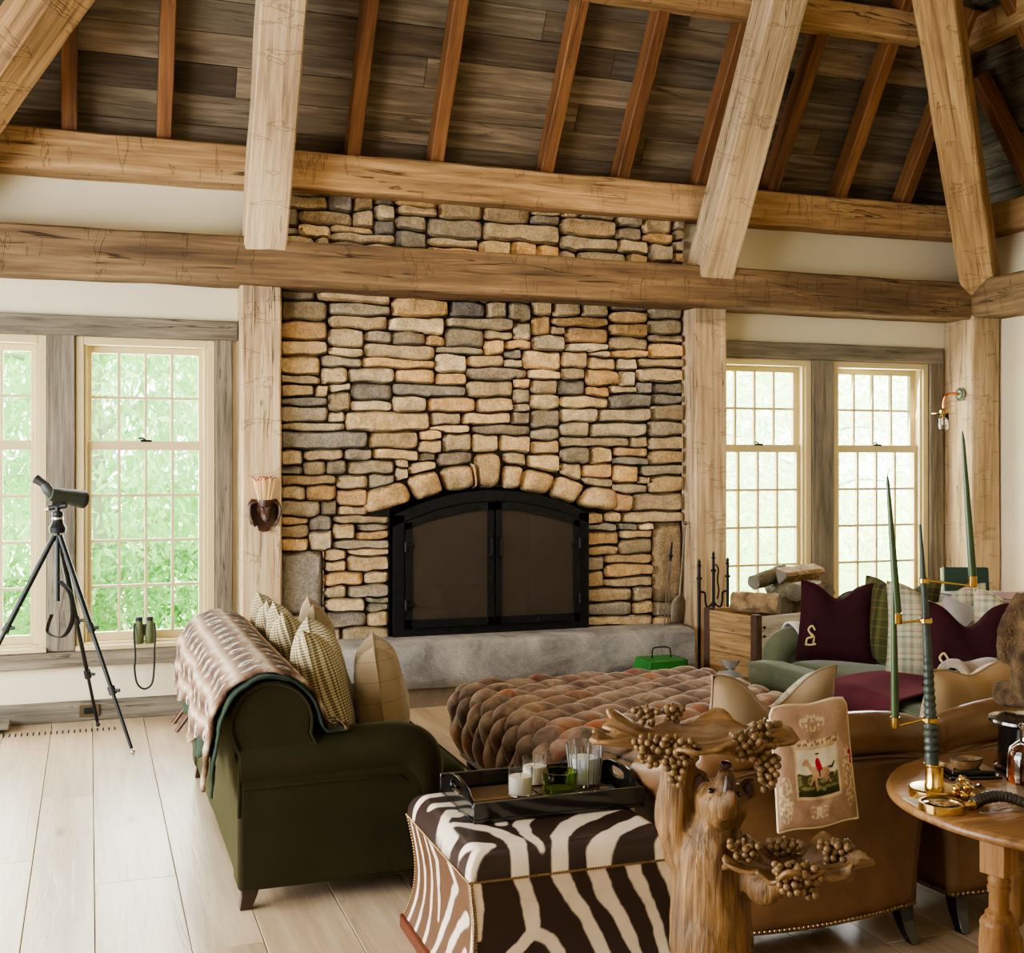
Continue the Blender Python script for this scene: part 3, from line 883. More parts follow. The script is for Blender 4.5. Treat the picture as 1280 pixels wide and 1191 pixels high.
mb = MB(); mb.add([(FX0,8.15,0.1),(FX1,8.15,0.1),(FX1-.15,8.85,0.1),(FX0+.15,8.85,0.1),(FX0,8.15,1.6),(FX1,8.15,1.6),(FX1-.15,8.85,1.6),(FX0+.15,8.85,1.6)],
                  [(1,2,6,5),(2,3,7,6),(3,0,4,7),(4,5,6,7)])
struct(mb.build('firebox', M['soot'])) 
mb = MB(); mb.box(FX0-0.02, FX1+0.02, 8.06, 8.9, 0.14, 0.43); struct(mb.build('firebox_floor', M['soot']))

# hearth: one thick stone slab on a low stone base
he = thing('hearth_slab', 'long thick grey granite slab forming the raised hearth below the fire screen', 'hearth', (0, 0, 0))
mb = MB()
def hz(u, v):
    x = ease(1.22, 4.13, u)
    ring = [(7.77, 0.135), (7.745, 0.16), (7.735, 0.22), (7.745, 0.30), (7.74, 0.37), (7.75, 0.425), (7.78, 0.445), (7.88, 0.45), (8.0, 0.452), (8.085, 0.45), (8.085, 0.135)]
    y, z = ring[min(10, int(round(v*10)))]
    k = noise.noise_vector(Vector((x*2.2, y*5, z*5))); k2 = noise.noise_vector(Vector((x*8, y*12, z*12)))
    if y < 8.05: y += k.y*0.02+k2.y*0.008; z += k.z*0.008
    return (x, y, z)
mb.grid(hz, 70, 11, False, True)
n = 11
mb.f += [tuple(range(0, n)), tuple(range(69*n, 70*n))]; mb.c += [None, None]
mb.build('slab', M['hearth'], he, angle=60)
mb = MB(); mb.box(1.24, 4.08, 7.83, 8.09, 0.0, 0.136); mb.jitter(0.01, 6); mb.build('base_course', plain('base_stone', S(126,110,90), 0.9, var=0.3, vs=5, bump=0.6, bs=20), he)

# ------------------------------------------------------------------ arched fire screen doors
fs = thing('fire_screen', 'arched black iron fireplace screen with two mesh doors', 'fire screen', (cxm, 8.02, 0.452))
hw = (FX1-FX0)/2; sp = FS-0.452; cr = FA-0.452
def az(x, inset=0.0): return cr-inset-(cr-sp)*(x/hw)**2
def arch_band(x0, x1, t, z0, y0, y1, mb):
    """frame strip between the outer arch and an inner arch t lower, for x0..x1"""
    n = 24
    poly = [(ease(x0,x1,i/n), az(ease(x0,x1,i/n))) for i in range(n+1)]
    poly += [(ease(x1,x0,i/n), az(ease(x1,x0,i/n), t)) for i in range(n+1)]
    for i in range(n):
        a, b = poly[i], poly[i+1]; c, d = poly[2*n+1-i-1], poly[2*n+1-i]
        mb.prism([a, b, c, d], y0, y1)
mb = MB()
mb.box(-hw, -hw+0.075, 0, 0.035, 0, az(-hw+0.0)).box(hw-0.075, hw, 0, 0.035, 0, az(hw))
mb.box(-hw+0.075, hw-0.075, 0, 0.035, 0, 0.055); arch_band(-hw, hw, 0.075, 0, 0.0, 0.035, mb)
mb.build('frame', M['iron'], fs, angle=30)
for sgn in (-1, 1):
    a, b = (-hw+0.08, -0.006) if sgn < 0 else (0.006, hw-0.08)
    mb = MB()
    za, zb2 = az(a, 0.08), az(b, 0.08)
    mb.box(a, a+0.045, -0.022, 0.0, 0.06, az(a, 0.085)).box(b-0.045, b, -0.022, 0.0, 0.06, az(b, 0.085)).box(a, b, -0.022, 0.0, 0.06, 0.115)
    n = 16
    for i in range(n):
        x1_, x2_ = ease(a, b, i/n), ease(a, b, (i+1)/n)
        mb.prism([(x1_, az(x1_, .08)), (x2_, az(x2_, .08)), (x2_, az(x2_, .135)), (x1_, az(x1_, .135))], -0.022, 0.0)
    dr = mb.build('door', M['iron'], fs, angle=30)
    mb = MB(); poly = [(a+0.02, 0.09), (b-0.02, 0.09)] + [(ease(b-0.02, a+0.02, i/n), az(ease(b-0.02, a+0.02, i/n), .10)) for i in range(n+1)]
    mb.prism(poly, -0.010, -0.007); mb.build('mesh_panel', M['screen'], dr)
    for z in (0.22, 0.62):
        mb = MB(); xh = a if sgn < 0 else b
        mb.tube([(xh, -0.03, z-0.035), (xh, -0.03, z+0.035)], 0.012, 10); mb.box(min(xh, xh-sgn*0.06), max(xh, xh-sgn*0.06), -0.032, -0.02, z-0.012, z+0.012)
        mb.build('hinge', M['iron'], dr)
    mb = MB(); xh = b-0.03 if sgn < 0 else a+0.03
    mb.tube(spline([(xh, -0.02, 0.53), (xh, -0.055, 0.54), (xh, -0.06, 0.60), (xh, -0.055, 0.66), (xh, -0.02, 0.67)], 4), 0.008, 8)
    mb.build('handle', M['iron'], dr)
    for i in range(7):
        mb = MB(); mb.ball((ease(a, b, (i+0.5)/7), -0.024, 0.088), (0.008, 0.006, 0.008), 8, 6); mb.build('rivet', M['iron'], dr)
for i, (x, z, y, rz) in enumerate([(-0.28, 0.10, 0.30, 0.1), (0.06, 0.10, 0.34, -0.15), (-0.1, 0.24, 0.32, 0.35)]):
    lg = thing('fire_log', ['charred log lying at one side of the firebox behind the mesh', 'charred log lying near the middle of the firebox', 'charred log resting across the two logs in the firebox'][i], 'log', (cxm+x, 8.02+y, 0.43+z+(0.02 if i == 2 else 0)), rz, 'logs inside the firebox')
    mb = MB(); mb.tube([(-0.28+0.08*k, 0, 0.01*math.sin(k)) for k in range(8)], [0.075, 0.085, 0.08, 0.085, 0.08, 0.082, 0.08, 0.07], 14); mb.jitter(0.012, 9, i)
    mb.build('log_body', M['bark'], lg)
    mb = MB(); mb.tube([(-0.285, 0, 0), (-0.27, 0, 0)], 0.065, 14); mb.build('cut_end', M['log_end'], lg)

# ------------------------------------------------------------------ outside
mb = MB(); mb.box(-30, 50, 8.4, 90, -0.5, -0.42); o = struct(mb.build('ground', M['lawn']))
M['bark_pale'] = plain('pale_bark', S(176,176,156), 0.9, var=0.2)
def tree(label, x, y, h, cr_, m, nleaf, lsize, z0=-0.42, droop=0.6, crown0=0.25, cat='tree', name='tree', trunk=True):
    t = thing(name, label, cat, (x, y, z0))
    rnd = random.Random(int(x*131+y*17))
    mb = MB()
    if trunk:
        mb.tube(spline([(0,0,0), (0.05,0,h*0.25), (-0.05,0.05,h*0.55), (0.05,0,h*0.9)], 5), [0.16*(1-0.85*i/15) for i in range(16)], 10)
        for k in range(7):
            a = k*2.4; z = h*(0.25+0.09*k)
            mb.tube(spline([(0,0,z), (math.cos(a)*cr_*0.4, math.sin(a)*cr_*0.4, z+0.35), (math.cos(a)*cr_*0.8, math.sin(a)*cr_*0.8, z+0.3)], 4), [0.05*(1-0.8*i/8) for i in range(9)], 7)
        mb.build('trunk', M['bark_pale'], t)
    mb = MB(); vs = []; fs = []
    nspray = nleaf//14
    for k in range(nspray):
        # sprays of leaves spread through an ovoid crown
        u = rnd.random()**0.4; a = rnd.uniform(0, 2*PI); ph = rnd.uniform(-1, 1)
        rr = cr_*u*math.sqrt(max(0, 1-ph*ph*0.8))
        c = Vector((rr*math.cos(a), rr*math.sin(a), h*(crown0+(1-crown0)*(ph+1)/2)))
        d = Vector((math.cos(a)+rnd.uniform(-.6,.6), math.sin(a)+rnd.uniform(-.6,.6), rnd.uniform(-0.4, 0.3))).normalized()
        for i in range(14):
            c = c + d*lsize*0.45; d = (d+Vector((rnd.uniform(-.1,.1), rnd.uniform(-.1,.1), -0.09*droop))).normalized()
            ld = (d*0.5+Vector((rnd.uniform(-.8,.8), rnd.uniform(-.8,.8), rnd.uniform(-1.0,0.3)*droop))).normalized()
            sd = ld.cross(Vector((rnd.uniform(-1,1), rnd.uniform(-1,1), rnd.uniform(0,1)))).normalized()
            L = lsize*rnd.uniform(0.6, 1.3); w = L*0.16
            o = len(vs)
            vs += [c, c+ld*L*0.45+sd*w, c+ld*L, c+ld*L*0.45-sd*w]; fs.append((o, o+1, o+2, o+3))
    mb.add(vs, fs); mb.build('crown', m, t, fix=False)
    return t
tree('feathery bright green tree filling the view of the left-hand windows', 0.1, 13.4, 4.6, 2.0, M['leaf'], 12600, 0.17, droop=1.2, crown0=0.12)
tree('bright green tree beyond the window nearest the left pillar', 2.1, 14.6, 5.2, 2.0, M['leaf'], 11000, 0.17, droop=1.2, crown0=0.15)
tree('tall leafy tree at the far left outside behind the tripod', -2.3, 14.0, 5.0, 1.9, M['leaf'], 9000, 0.17, droop=1.2, crown0=0.15)
tree('rounded darker green shrub low outside the left windows', 0.75, 11.6, 1.35, 0.8, M['leaf_dark'], 4200, 0.09, crown0=0.1, name='shrub', cat='shrub', trunk=False)
tree('low green shrub outside behind the tripod legs', -0.7, 11.8, 1.1, 0.85, M['leaf_dark'], 3600, 0.09, crown0=0.1, name='shrub', cat='shrub', trunk=False)
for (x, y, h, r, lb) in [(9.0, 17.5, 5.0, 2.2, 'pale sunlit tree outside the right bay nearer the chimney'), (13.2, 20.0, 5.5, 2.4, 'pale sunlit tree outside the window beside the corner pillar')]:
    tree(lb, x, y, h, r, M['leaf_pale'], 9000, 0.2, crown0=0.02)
# ------------------------------------------------------------------ pillows
def pillow(label, loc, rot, w, h, t, m, chop=0.10, group=None, piping=None, back=None, emblem=False, name='throw_pillow'):
    """pillow standing on its lower edge; face towards local -y, width along x"""
    p = thing(name, label, 'pillow', loc, rot=rot, group=group)
    sd = random.uniform(0, 99)
    def outline(u, v):
        x = u*w/2*(1-0.07*(1-v*v)) ; z = v*h/2*(1-0.06*(1-u*u))
        top = max(0.0, (v+0.2)/1.2)
        z -= chop*math.exp(-(u/0.42)**2)*top**1.6
        x *= 1 - 0.05*top*abs(u) ; 
        return x, z
    def face(sgn):
        def fn(a, b):
            u, v = 2*a-1, 2*b-1
            u = math.copysign(abs(u)**0.85, u); v = math.copysign(abs(v)**0.85, v)
            x, z = outline(u, v)
            e = (max(0, 1-u**4)*max(0, 1-v**4))**0.55
            top = max(0.0, (v+0.1)/1.1)
            e *= 1-0.40*math.exp(-(u/0.28)**2)*top**1.2
            y = t/2*e + noise.noise(Vector((x*9+sd, z*9, sd)))*0.010*e + noise.noise(Vector((x*22+sd, z*6, sd)))*0.004*e
            return (x, sgn*y, z + h/2)
        return fn
    f = MB(); f.grid(face(-1), 22, 22); 
    if back is None:
        f.grid(face(1), 22, 22, flip=True); f.build('cover', m, p, angle=80)
    else:
        f.build('cover', m, p, angle=80); g = MB(); g.grid(face(1), 22, 22, flip=True); g.build('back_panel', back, p, angle=80)
    pts = []
    for k in range(88):
        s = (k % 22)/22; q = k//22
        u, v = ((-1+2*s, -1), (1, -1+2*s), (1-2*s, 1), (-1, 1-2*s))[q]
        x, z = outline(u, v); pts.append(Vector((x, 0, z+h/2)))
    pts.append(pts[0]); 
    b = MB(); b.tube(pts, 0.0045, 6, False); b.build('piping', piping or m, p)
    if emblem:
        e = MB(); cx, cz = -0.29*w, 0.30*h
        yy = -t*0.49-0.003
        e.tube(spline([(cx-0.025, yy, cz-0.055), (cx-0.015, yy-.006, cz-0.02), (cx+0.012, yy-.008, cz-0.01), (cx-0.012, yy-.008, cz+0.03), (cx+0.008, yy-.008, cz+0.055), (cx+0.026, yy-.006, cz+0.03)], 5), 0.006, 7)
        e.tube(spline([(cx-0.03, yy, cz-0.056), (cx+0.0, yy, cz-0.058), (cx+0.034, yy, cz-0.05)], 5), 0.006, 7)
        e.tube(spline([(cx+0.018, yy, cz-0.045), (cx+0.022, yy-.004, cz-0.01), (cx+0.005, yy-.006, cz+0.01)], 5), 0.005, 7)
        eo = e.build('embroidered_emblem', M['gold_thread'], p); eo['label'] = 'gold thread animal emblem'
    return p
M['gold_thread'] = plain('gold_thread', S(206,176,120), 0.6, var=0.1)

# ------------------------------------------------------------------ English roll-arm sofas
def rbox(x0, x1, y0, y1, z0, z1, r=0.03, crown=0.0, nx=10, ny=16, sd=0.0, wob=0.004):
    """closed rounded cushion as a superellipsoid-like box"""
    mb = MB(); cx, cy, cz = (x0+x1)/2, (y0+y1)/2, (z0+z1)/2; a, b, c = (x1-x0)/2, (y1-y0)/2, (z1-z0)/2
    bm = bmesh.new(); bmesh.ops.create_cube(bm, size=2)
    bmesh.ops.subdivide_edges(bm, edges=bm.edges, cuts=11, use_grid_fill=True)
    bm.verts.ensure_lookup_table()
    vs = []
    for v in bm.verts:
        p = Vector((v.co.x*a, v.co.y*b, v.co.z*c))
        inn = Vector((max(-a+r, min(a-r, p.x)), max(-b+r, min(b-r, p.y)), max(-c+r, min(c-r, p.z))))
        d = p-inn
        if d.length > 1e-9: p = inn+d.normalized()*min(r, d.length if d.length < r else r)
        if crown:
            k = (1-(p.x/a)**2)*(1-(p.y/b)**2)
            p.z += math.copysign(1, p.z)*crown*max(0, k) if p.z > 0 else 0
        n_ = noise.noise_vector(Vector((p.x*4+sd, p.y*4, p.z*4)))*wob
        vs.append((p.x+cx+n_.x, p.y+cy+n_.y, p.z+cz+n_.z))
    fs = [tuple(v.index for v in f.verts) for f in bm.faces]
    bm.free(); mb.add(vs, fs); return mb

def profile_extrude(poly, y0, y1, n, closed=True):
    mb = MB(); k = len(poly)
    mb.grid(lambda u, v: (poly[min(k-1, int(round(u*k)) % k)][0], ease(y0, y1, v), poly[min(k-1, int(round(u*k)) % k)][1]), k, n, True, False)
    return mb

def roll_sofa(label, loc, rz, L, m, flip=False):
    """x from the back (0) forwards, y along the length, z up"""
    s = thing('roll_arm_sofa', label, 'sofa', loc, rz)
    BH = 0.835
    # back: upright panel and rolled top
    poly = [(0.03, 0.09), (0.015, 0.35), (0.02, 0.58)]
    c = (0.135, 0.685); r = 0.15
    for k in range(0, 17):
        a = R(200 - k*13.5); poly.append((c[0]+r*math.cos(a), c[1]+r*math.sin(a)))
    poly += [(0.30, 0.60), (0.30, 0.40), (0.26, 0.09)]
    mb = MB(); n = 24; k = len(poly)
    vs = []; fs = []
    for j in range(n):
        y = ease(0.015, L-0.015, j/(n-1))
        for (x, z) in poly:
            vs.append((x + noise.noise(Vector((x*5, y*3, z*5)))*0.005, y, z))
    for j in range(n-1):
        for i in range(k):
            i2 = (i+1) % k; fs.append((j*k+i, j*k+i2, (j+1)*k+i2, (j+1)*k+i))
    fs.append(tuple(range(k-1, -1, -1))); fs.append(tuple(range((n-1)*k, n*k)))
    mb.add(vs, fs); bk = mb.build('backrest', m, s, bevel=0.01, angle=50)
    for y in (0.015, L-0.015):
        e = MB(); e.tube([(x*1.0, y+(-0.004 if y < 1 else 0.004), z) for x, z in poly[1:-2]], 0.007, 7, False); e.build('piping', m, bk)
    # body
    mb = rbox(0.02, 0.80, 0.03, L-0.03, 0.075, 0.30, 0.02, sd=3); mb.build('base', m, s)
    # arms
    for y in (0.0, L):
        o = 1 if y == 0 else -1
        mb = MB(); mb.box(0.012, 0.715, y+o*0.006, y+o*0.17, 0.075, 0.56)
        arm = mb.build('arm', m, s, bevel=0.02, seg=3)
        mb = MB()
        path = spline([(0.02, y+o*0.085, 0.535), (0.25, y+o*0.085, 0.540), (0.50, y+o*0.085, 0.548), (0.645, y+o*0.085, 0.543), (0.708, y+o*0.085, 0.500), (0.722, y+o*0.088, 0.42), (0.715, y+o*0.09, 0.30), (0.705, y+o*0.09, 0.12)], 6)
        nn = len(path)
        rr = [0.098 if i < nn*0.55 else ease(0.098, 0.062, (i-nn*0.55)/(nn*0.45)) for i in range(nn)]
        vv = len(mb.v)
        mb.tube(path, rr, 18)
        ro = mb.build('arm_roll', m, arm)
        mb = MB(); yo = y+o*(0.004)
        mb.tube([(0.03, yo, 0.455), (0.35, yo-o*0.0, 0.46), (0.62, yo, 0.455), (0.665, yo+o*0.01, 0.42), (0.68, yo+o*0.015, 0.30), (0.68, yo+o*0.015, 0.10)], 0.006, 7); mb.build('piping', m, arm)
    # seat cushions, T-shaped at the front
    half = (L-0.36)/2
    for i in range(2):
        a = 0.18+i*half; b = a+half
        mb = rbox(0.24, 0.74, a+0.004, b-0.004, 0.30, 0.455, 0.05, 0.02, sd=i)
        cu = mb.build('seat_cushion', m, s)
        ya, yb = (0.03, b) if i == 0 else (a, L-0.03)
        mb = rbox(0.70, 0.92, ya, yb-0.004 if i == 0 else yb, 0.30, 0.452, 0.05, 0.006, sd=i+5); mb.build('cushion_front', m, cu)
        mb = MB(); z = 0.435; mb.tube([(0.735, ya+0.01, z), (0.905, ya+0.012, z), (0.915, ya+0.03, z), (0.917, yb-0.03, z), (0.905, yb-0.012, z)], 0.006, 7, False); mb.build('piping', m, cu)
    for (x, y, dx, dy) in ((0.06, 0.06, -1, -1), (0.06, L-0.06, -1, 1), (0.68, 0.07, 1, -1), (0.68, L-0.07, 1, 1)):
        mb = MB()
        vs = []
        for (z, hw_, o) in ((0.09, 0.034, 0.0), (0.05, 0.028, 0.004), (0.0, 0.021, 0.018)):
            cx_, cy_ = x+dx*o, y+dy*o*0.3
            vs += [(cx_-hw_, cy_-hw_, z), (cx_+hw_, cy_-hw_, z), (cx_+hw_, cy_+hw_, z), (cx_-hw_, cy_+hw_, z)]
        fs = [(0,1,2,3), (11,10,9,8)]
        for j in range(2):
            for i in range(4): fs.append((j*4+i, j*4+(i+1) % 4, (j+1)*4+(i+1) % 4, (j+1)*4+i))
        mb.add(vs, fs); mb.build('leg', M['leg_dark'], s, bevel=0.003)
    return s
roll_sofa('dark green velvet roll-arm sofa standing side-on before the hearth, with a fur throw', (0.50, 4.46, 0), 0.0, 2.08, M['green_velvet'])
roll_sofa('sage green velvet sofa on the far side of the tufted ottoman, facing it', (4.68, 6.45, 0), PI, 1.74, M['olive_velvet'])

# fur throw over the back of the dark green sofa
th = thing('fur_throw', 'long pieced fur throw with green lining draped along the dark green sofa back', 'throw blanket', (0.50, 4.46, 0))
def throw_path(s, off):
    """s in metres from the inner edge, over the roll, down the outside"""
    c = (0.135, 0.685); r = 0.165+off
    arc = R(192); L0 = 0.30
    if s < L0:   # inside: slope down behind the cushions
        t = 1-s/L0; a0 = R(15)
        return (c[0]+r*math.cos(a0)+0.10*t, c[1]+r*math.sin(a0)-L0*t*0.95)
    s -= L0
    if s < r*R(172):
        a = R(15)+s/r; return (c[0]+r*math.cos(a), c[1]+r*math.sin(a))
    s -= r*R(172); a = R(187)
    return (c[0]+r*math.cos(a)-0.012*math.sin(s*9), c[1]+r*math.sin(a)-s)
def throw_sheet(off, y0, y1, ln, sd, ny=90, ns=46):
    mb = MB(); mb.vc = []
    tot = 0.30+(0.165+off)*R(172)+ln
    def fn(u, v):
        y = ease(y0, y1, u)
        wav = 0.018*math.sin(y*7+sd)+0.012*math.sin(y*17+sd*2)
        tt = tot+wav*1.5 - 0.03*u
        s = v*tt
        x, z = throw_path(s, off)
        out = max(0.0, (s-0.30-0.3)/0.5)
        x -= out*(0.012+0.022*math.sin(y*9+sd)) + out*0.01
        k = noise.noise(Vector((y*6+sd, s*6, sd)))
        n_ = noise.noise(Vector((y*26, s*26, sd)))
        pu = abs(math.sin(PI*y/0.155))*abs(math.sin(PI*s/0.125))
        if y < 0.21 and s < 0.32: z = max(z, 0.652)
        e = 0.006*k+0.004*n_+0.012*(pu**0.5)
        a = math.atan2(z-0.685, x-0.135)
        mb.vc.append((y, s, 0))
        return (x+math.cos(a)*e, y+0.006*k, z+math.sin(a)*e)
    mb.grid(fn, ny, ns); return mb
mb = throw_sheet(0.026, 0.035, 1.98, 0.17, 1.0); o = mb.build('fur', M['fur_throw'], th, angle=80)
sm = o.modifiers.new('thick', 'SOLIDIFY'); sm.thickness = 0.014; sm.offset = -1
mb = throw_sheet(0.008, -0.012, 2.02, 0.21, 2.0); o = mb.build('lining', M['lining'], th, angle=80)
sm = o.modifiers.new('thick', 'SOLIDIFY'); sm.thickness = 0.008; sm.offset = -1

# pillows on the dark green sofa (they lean on its back, faces to the right)
def sp_(i, label, x, y, z, yaw, lean, w, h, t, m, chop=0.09, **k):
    # yaw: direction the face looks at, 0 = +x
    e = Matrix.Rotation(R(yaw)+PI/2, 4, 'Z') @ Matrix.Rotation(R(-lean), 4, 'X')
    return pillow(label, (x, y, z), e.to_euler(), w, h, t, m, chop, **k)
sp_(0, 'houndstooth check pillow at the far end of the dark green sofa', 0.98, 6.14, 0.46, -1, 17, 0.46, 0.54, 0.19, M['gingham'], 0.14, group='houndstooth pillows on the dark green sofa')
sp_(1, 'houndstooth check pillow in the middle of the row along the dark green sofa back', 0.985, 5.64, 0.46, -3, 17, 0.47, 0.54, 0.19, M['gingham'], 0.14, group='houndstooth pillows on the dark green sofa')
sp_(2, 'houndstooth check pillow nearest the near arm of the dark green sofa', 1.00, 5.00, 0.45, -12, 16, 0.50, 0.55, 0.22, M['gingham'], 0.14, group='houndstooth pillows on the dark green sofa')
sp_(3, 'tan windowpane pillow standing behind the houndstooth ones, farther along the sofa', 1.16, 6.08, 0.46, -6, 12, 0.44, 0.50, 0.17, M['windowpane'], 0.13, group='windowpane pillows on the dark green sofa')
sp_(4, 'tan windowpane pillow by itself at the seat front, nearest the hearth slab', 1.19, 4.96, 0.455, -12, 8, 0.42, 0.455, 0.22, M['windowpane'], 0.12, group='windowpane pillows on the dark green sofa')

# pillows and throws on the sage green sofa, against its back on the right
def sq_(label, x, y, z, yaw, lean, w, h, t, m, chop=0.09, **k):
    e = Matrix.Rotation(R(yaw)+PI/2, 4, 'Z') @ Matrix.Rotation(R(-lean), 4, 'X')
    return pillow(label, (x, y, z), e.to_euler(), w, h, t, m, chop, **k)
sq_('maroon velvet pillow with gold emblem, beside the far arm of the sage sofa', 4.17, 6.08, 0.465, 225, 14, 0.46, 0.48, 0.14, M['maroon'], 0.09, emblem=True, group='maroon velvet pillows')
sq_('dark green tartan pillow between the maroon pillow and the pale tartan pillow', 4.40, 5.84, 0.465, 205, 14, 0.50, 0.52, 0.14, M['green_plaid'], 0.08)
sq_('large pale tartan pillow in the middle of the sage sofa', 4.33, 5.36, 0.465, 236, 14, 0.54, 0.54, 0.16, M['light_plaid'], 0.10)
sq_('maroon velvet pillow with gold emblem at the near end of the sage sofa', 4.22, 4.98, 0.465, 236, 16, 0.46, 0.48, 0.14, M['maroon'], 0.12, emblem=True, group='maroon velvet pillows')
sq_('plain grey pillow tucked behind the nearer maroon pillow', 4.46, 5.22, 0.465, 215, 8, 0.40, 0.46, 0.12, M['grey_cloth'], 0.04)
sq_('pale tartan pillow behind the nearer maroon pillow, partly hidden by the fur animal', 4.50, 4.92, 0.465, 226, 8, 0.50, 0.53, 0.14, M['light_plaid'], 0.10)

# throws on the sage sofa
def sheet_thing(name, label, cat, m, fn, nu, nv, thick=0.01, extra=None):
    t = thing(name, label, cat, (0,0,0)); mb = MB(); mb.grid(fn, nu, nv)
    o = mb.build('cloth', m, t, angle=80); s_ = o.modifiers.new('t', 'SOLIDIFY'); s_.thickness = thick; s_.offset = 1
    return t
def wt(u, v):      # white throw over the far arm (arm runs along x)
    x = ease(4.54, 4.04, u); a = R(-40)+v*R(230)
    return (x+0.01*math.sin(v*9), 6.365-0.112*math.cos(a), 0.548+0.112*math.sin(a) - (0.05 if False else 0) + 0.006*math.sin(u*12+v*5))
sheet_thing('wool_throw', 'folded white wool throw over the far arm of the sage sofa', 'throw blanket', M['white_throw'], wt, 20, 24)
def mt(u, v):      # maroon wool throw across the seat and down its front
    y = ease(5.55, 4.92, u); s = v*0.95
    if s < 0.52: x, z = 4.28-s, 0.478+0.012*math.sin(s*6)
    else:
        k = s-0.52; a = min(k/0.05, PI/2); x, z = 3.76-0.05*math.sin(a), 0.478-0.05*(1-math.cos(a))-max(0, k-0.05*PI/2)
    return (x, y+0.02*math.sin(s*8), z+0.008*math.sin(y*14+s*6)+0.006)
t_ = sheet_thing('wool_throw', 'maroon wool throw with orange fringe spread over the sage sofa seat', 'throw blanket', M['throw_maroon'], mt, 30, 40)
mb = MB()
for k in range(18):
    y = ease(5.53, 4.94, k/17); mb.tube([(3.706, y, 0.10), (3.70, y+0.006, 0.05)], 0.004, 5)
mb.build('fringe', plain('orange_fringe', S(190,120,60), 0.9), t_)
def ft(u, v):      # grey fur-edged throw over the near arm
    x = ease(4.56, 3.98, u); a = R(-55)+v*R(250)
    return (x, 4.795-0.118*math.cos(a), 0.548+0.118*math.sin(a)+0.007*math.sin(u*15+v*7))
t_ = sheet_thing('fur_edged_throw', 'grey fur-edged throw rolled over the near arm of the sage sofa', 'throw blanket', M['fur_edge'], ft, 24, 30, 0.016)
mb = MB(); mb.tube([(3.975, 4.795-0.122*math.cos(R(-55)+i*R(250)/20), 0.548+0.124*math.sin(R(-55)+i*R(250)/20)) for i in range(21)], 0.022, 10)
mb.jitter(0.006, 30); mb.build('fur_border', M['fur_edge'], t_)

# ------------------------------------------------------------------ large tufted ottoman
ot = thing('tufted_ottoman', 'large deep-buttoned brown velvet ottoman in the middle of the seating group', 'ottoman', (2.62, 5.52, 0))
bm = bmesh.new(); bmesh.ops.create_cube(bm, size=2)
bmesh.ops.subdivide_edges(bm, edges=bm.edges, cuts=120, use_grid_fill=True)
A, B, C0, C1, r = 0.79, 0.76, 0.10, 0.445, 0.13
vs = []; cols = []
cz, ch = (C0+C1)/2, (C1-C0)/2
SA, SB = 0.145, 0.092
for v in bm.verts:
    # spread verts by arc length: cube coords -> rounded box surface
    p = Vector((v.co.x*A, v.co.y*B, v.co.z*ch))
    inn = Vector((max(-A+r, min(A-r, p.x)), max(-B+r, min(B-r, p.y)), max(-ch+r*0.9, min(ch-r*0.9, p.z))))
    d = p-inn
    nrm = d.normalized() if d.length > 1e-6 else Vector((0,0,1))
    if d.length > 1e-6: p = inn+nrm*r
    # unrolled coordinates
    if abs(v.co.z) > 0.999 or (nrm.z > 0.5):
        a, b = p.x, p.y
        ex = max(0, abs(p.x)-(A-r)); 
    top = max(0.0, nrm.z)
    drop = (ch-p.z)
    sx = p.x + math.copysign(drop, p.x)*(1 if abs(nrm.x) >= abs(nrm.y) else 0) if top < 0.999 else p.x
    sy = p.y + math.copysign(drop, p.y)*(1 if abs(nrm.y) > abs(nrm.x) else 0) if top < 0.999 else p.y
    qa = (sx/SA+sy/SB)*0.5; qb = (sx/SA-sy/SB)*0.5
    f = (abs(math.sin(PI*qa))*abs(math.sin(PI*qb)))
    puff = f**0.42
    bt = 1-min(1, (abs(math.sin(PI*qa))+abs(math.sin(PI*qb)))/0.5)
    n_ = noise.noise(Vector((p.x*14, p.y*14, p.z*14)))*0.006
    h = 0.052*puff-0.024 + n_ - 0.012*max(0, bt)
    if p.z < -ch+0.02: h = 0
    p = p+nrm*h
    if nrm.z > 0.9: p.z += 0.012*(1-(p.x/A)**2)*(1-(p.y/B)**2)
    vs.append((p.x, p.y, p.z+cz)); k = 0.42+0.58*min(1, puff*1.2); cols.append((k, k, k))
fs = [tuple(v.index for v in f.verts) for f in bm.faces]; bm.free()
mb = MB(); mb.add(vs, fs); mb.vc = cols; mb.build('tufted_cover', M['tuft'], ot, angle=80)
mb = MB(); mb.box(-A+0.06, A-0.06, -B+0.06, B-0.06, 0.06, 0.12); mb.build('plinth', M['leg_dark'], ot, bevel=0.01)
for sx in (-1, 1):
    for sy in (-1, 1):
        mb = MB(); mb.lathe([(0, 0), (0.03, 0.0), (0.04, 0.03), (0.032, 0.06), (0, 0.06)], 16, Matrix.Translation((sx*(A-0.12), sy*(B-0.12), 0))); mb.build('foot', M['leg_dark'], ot)

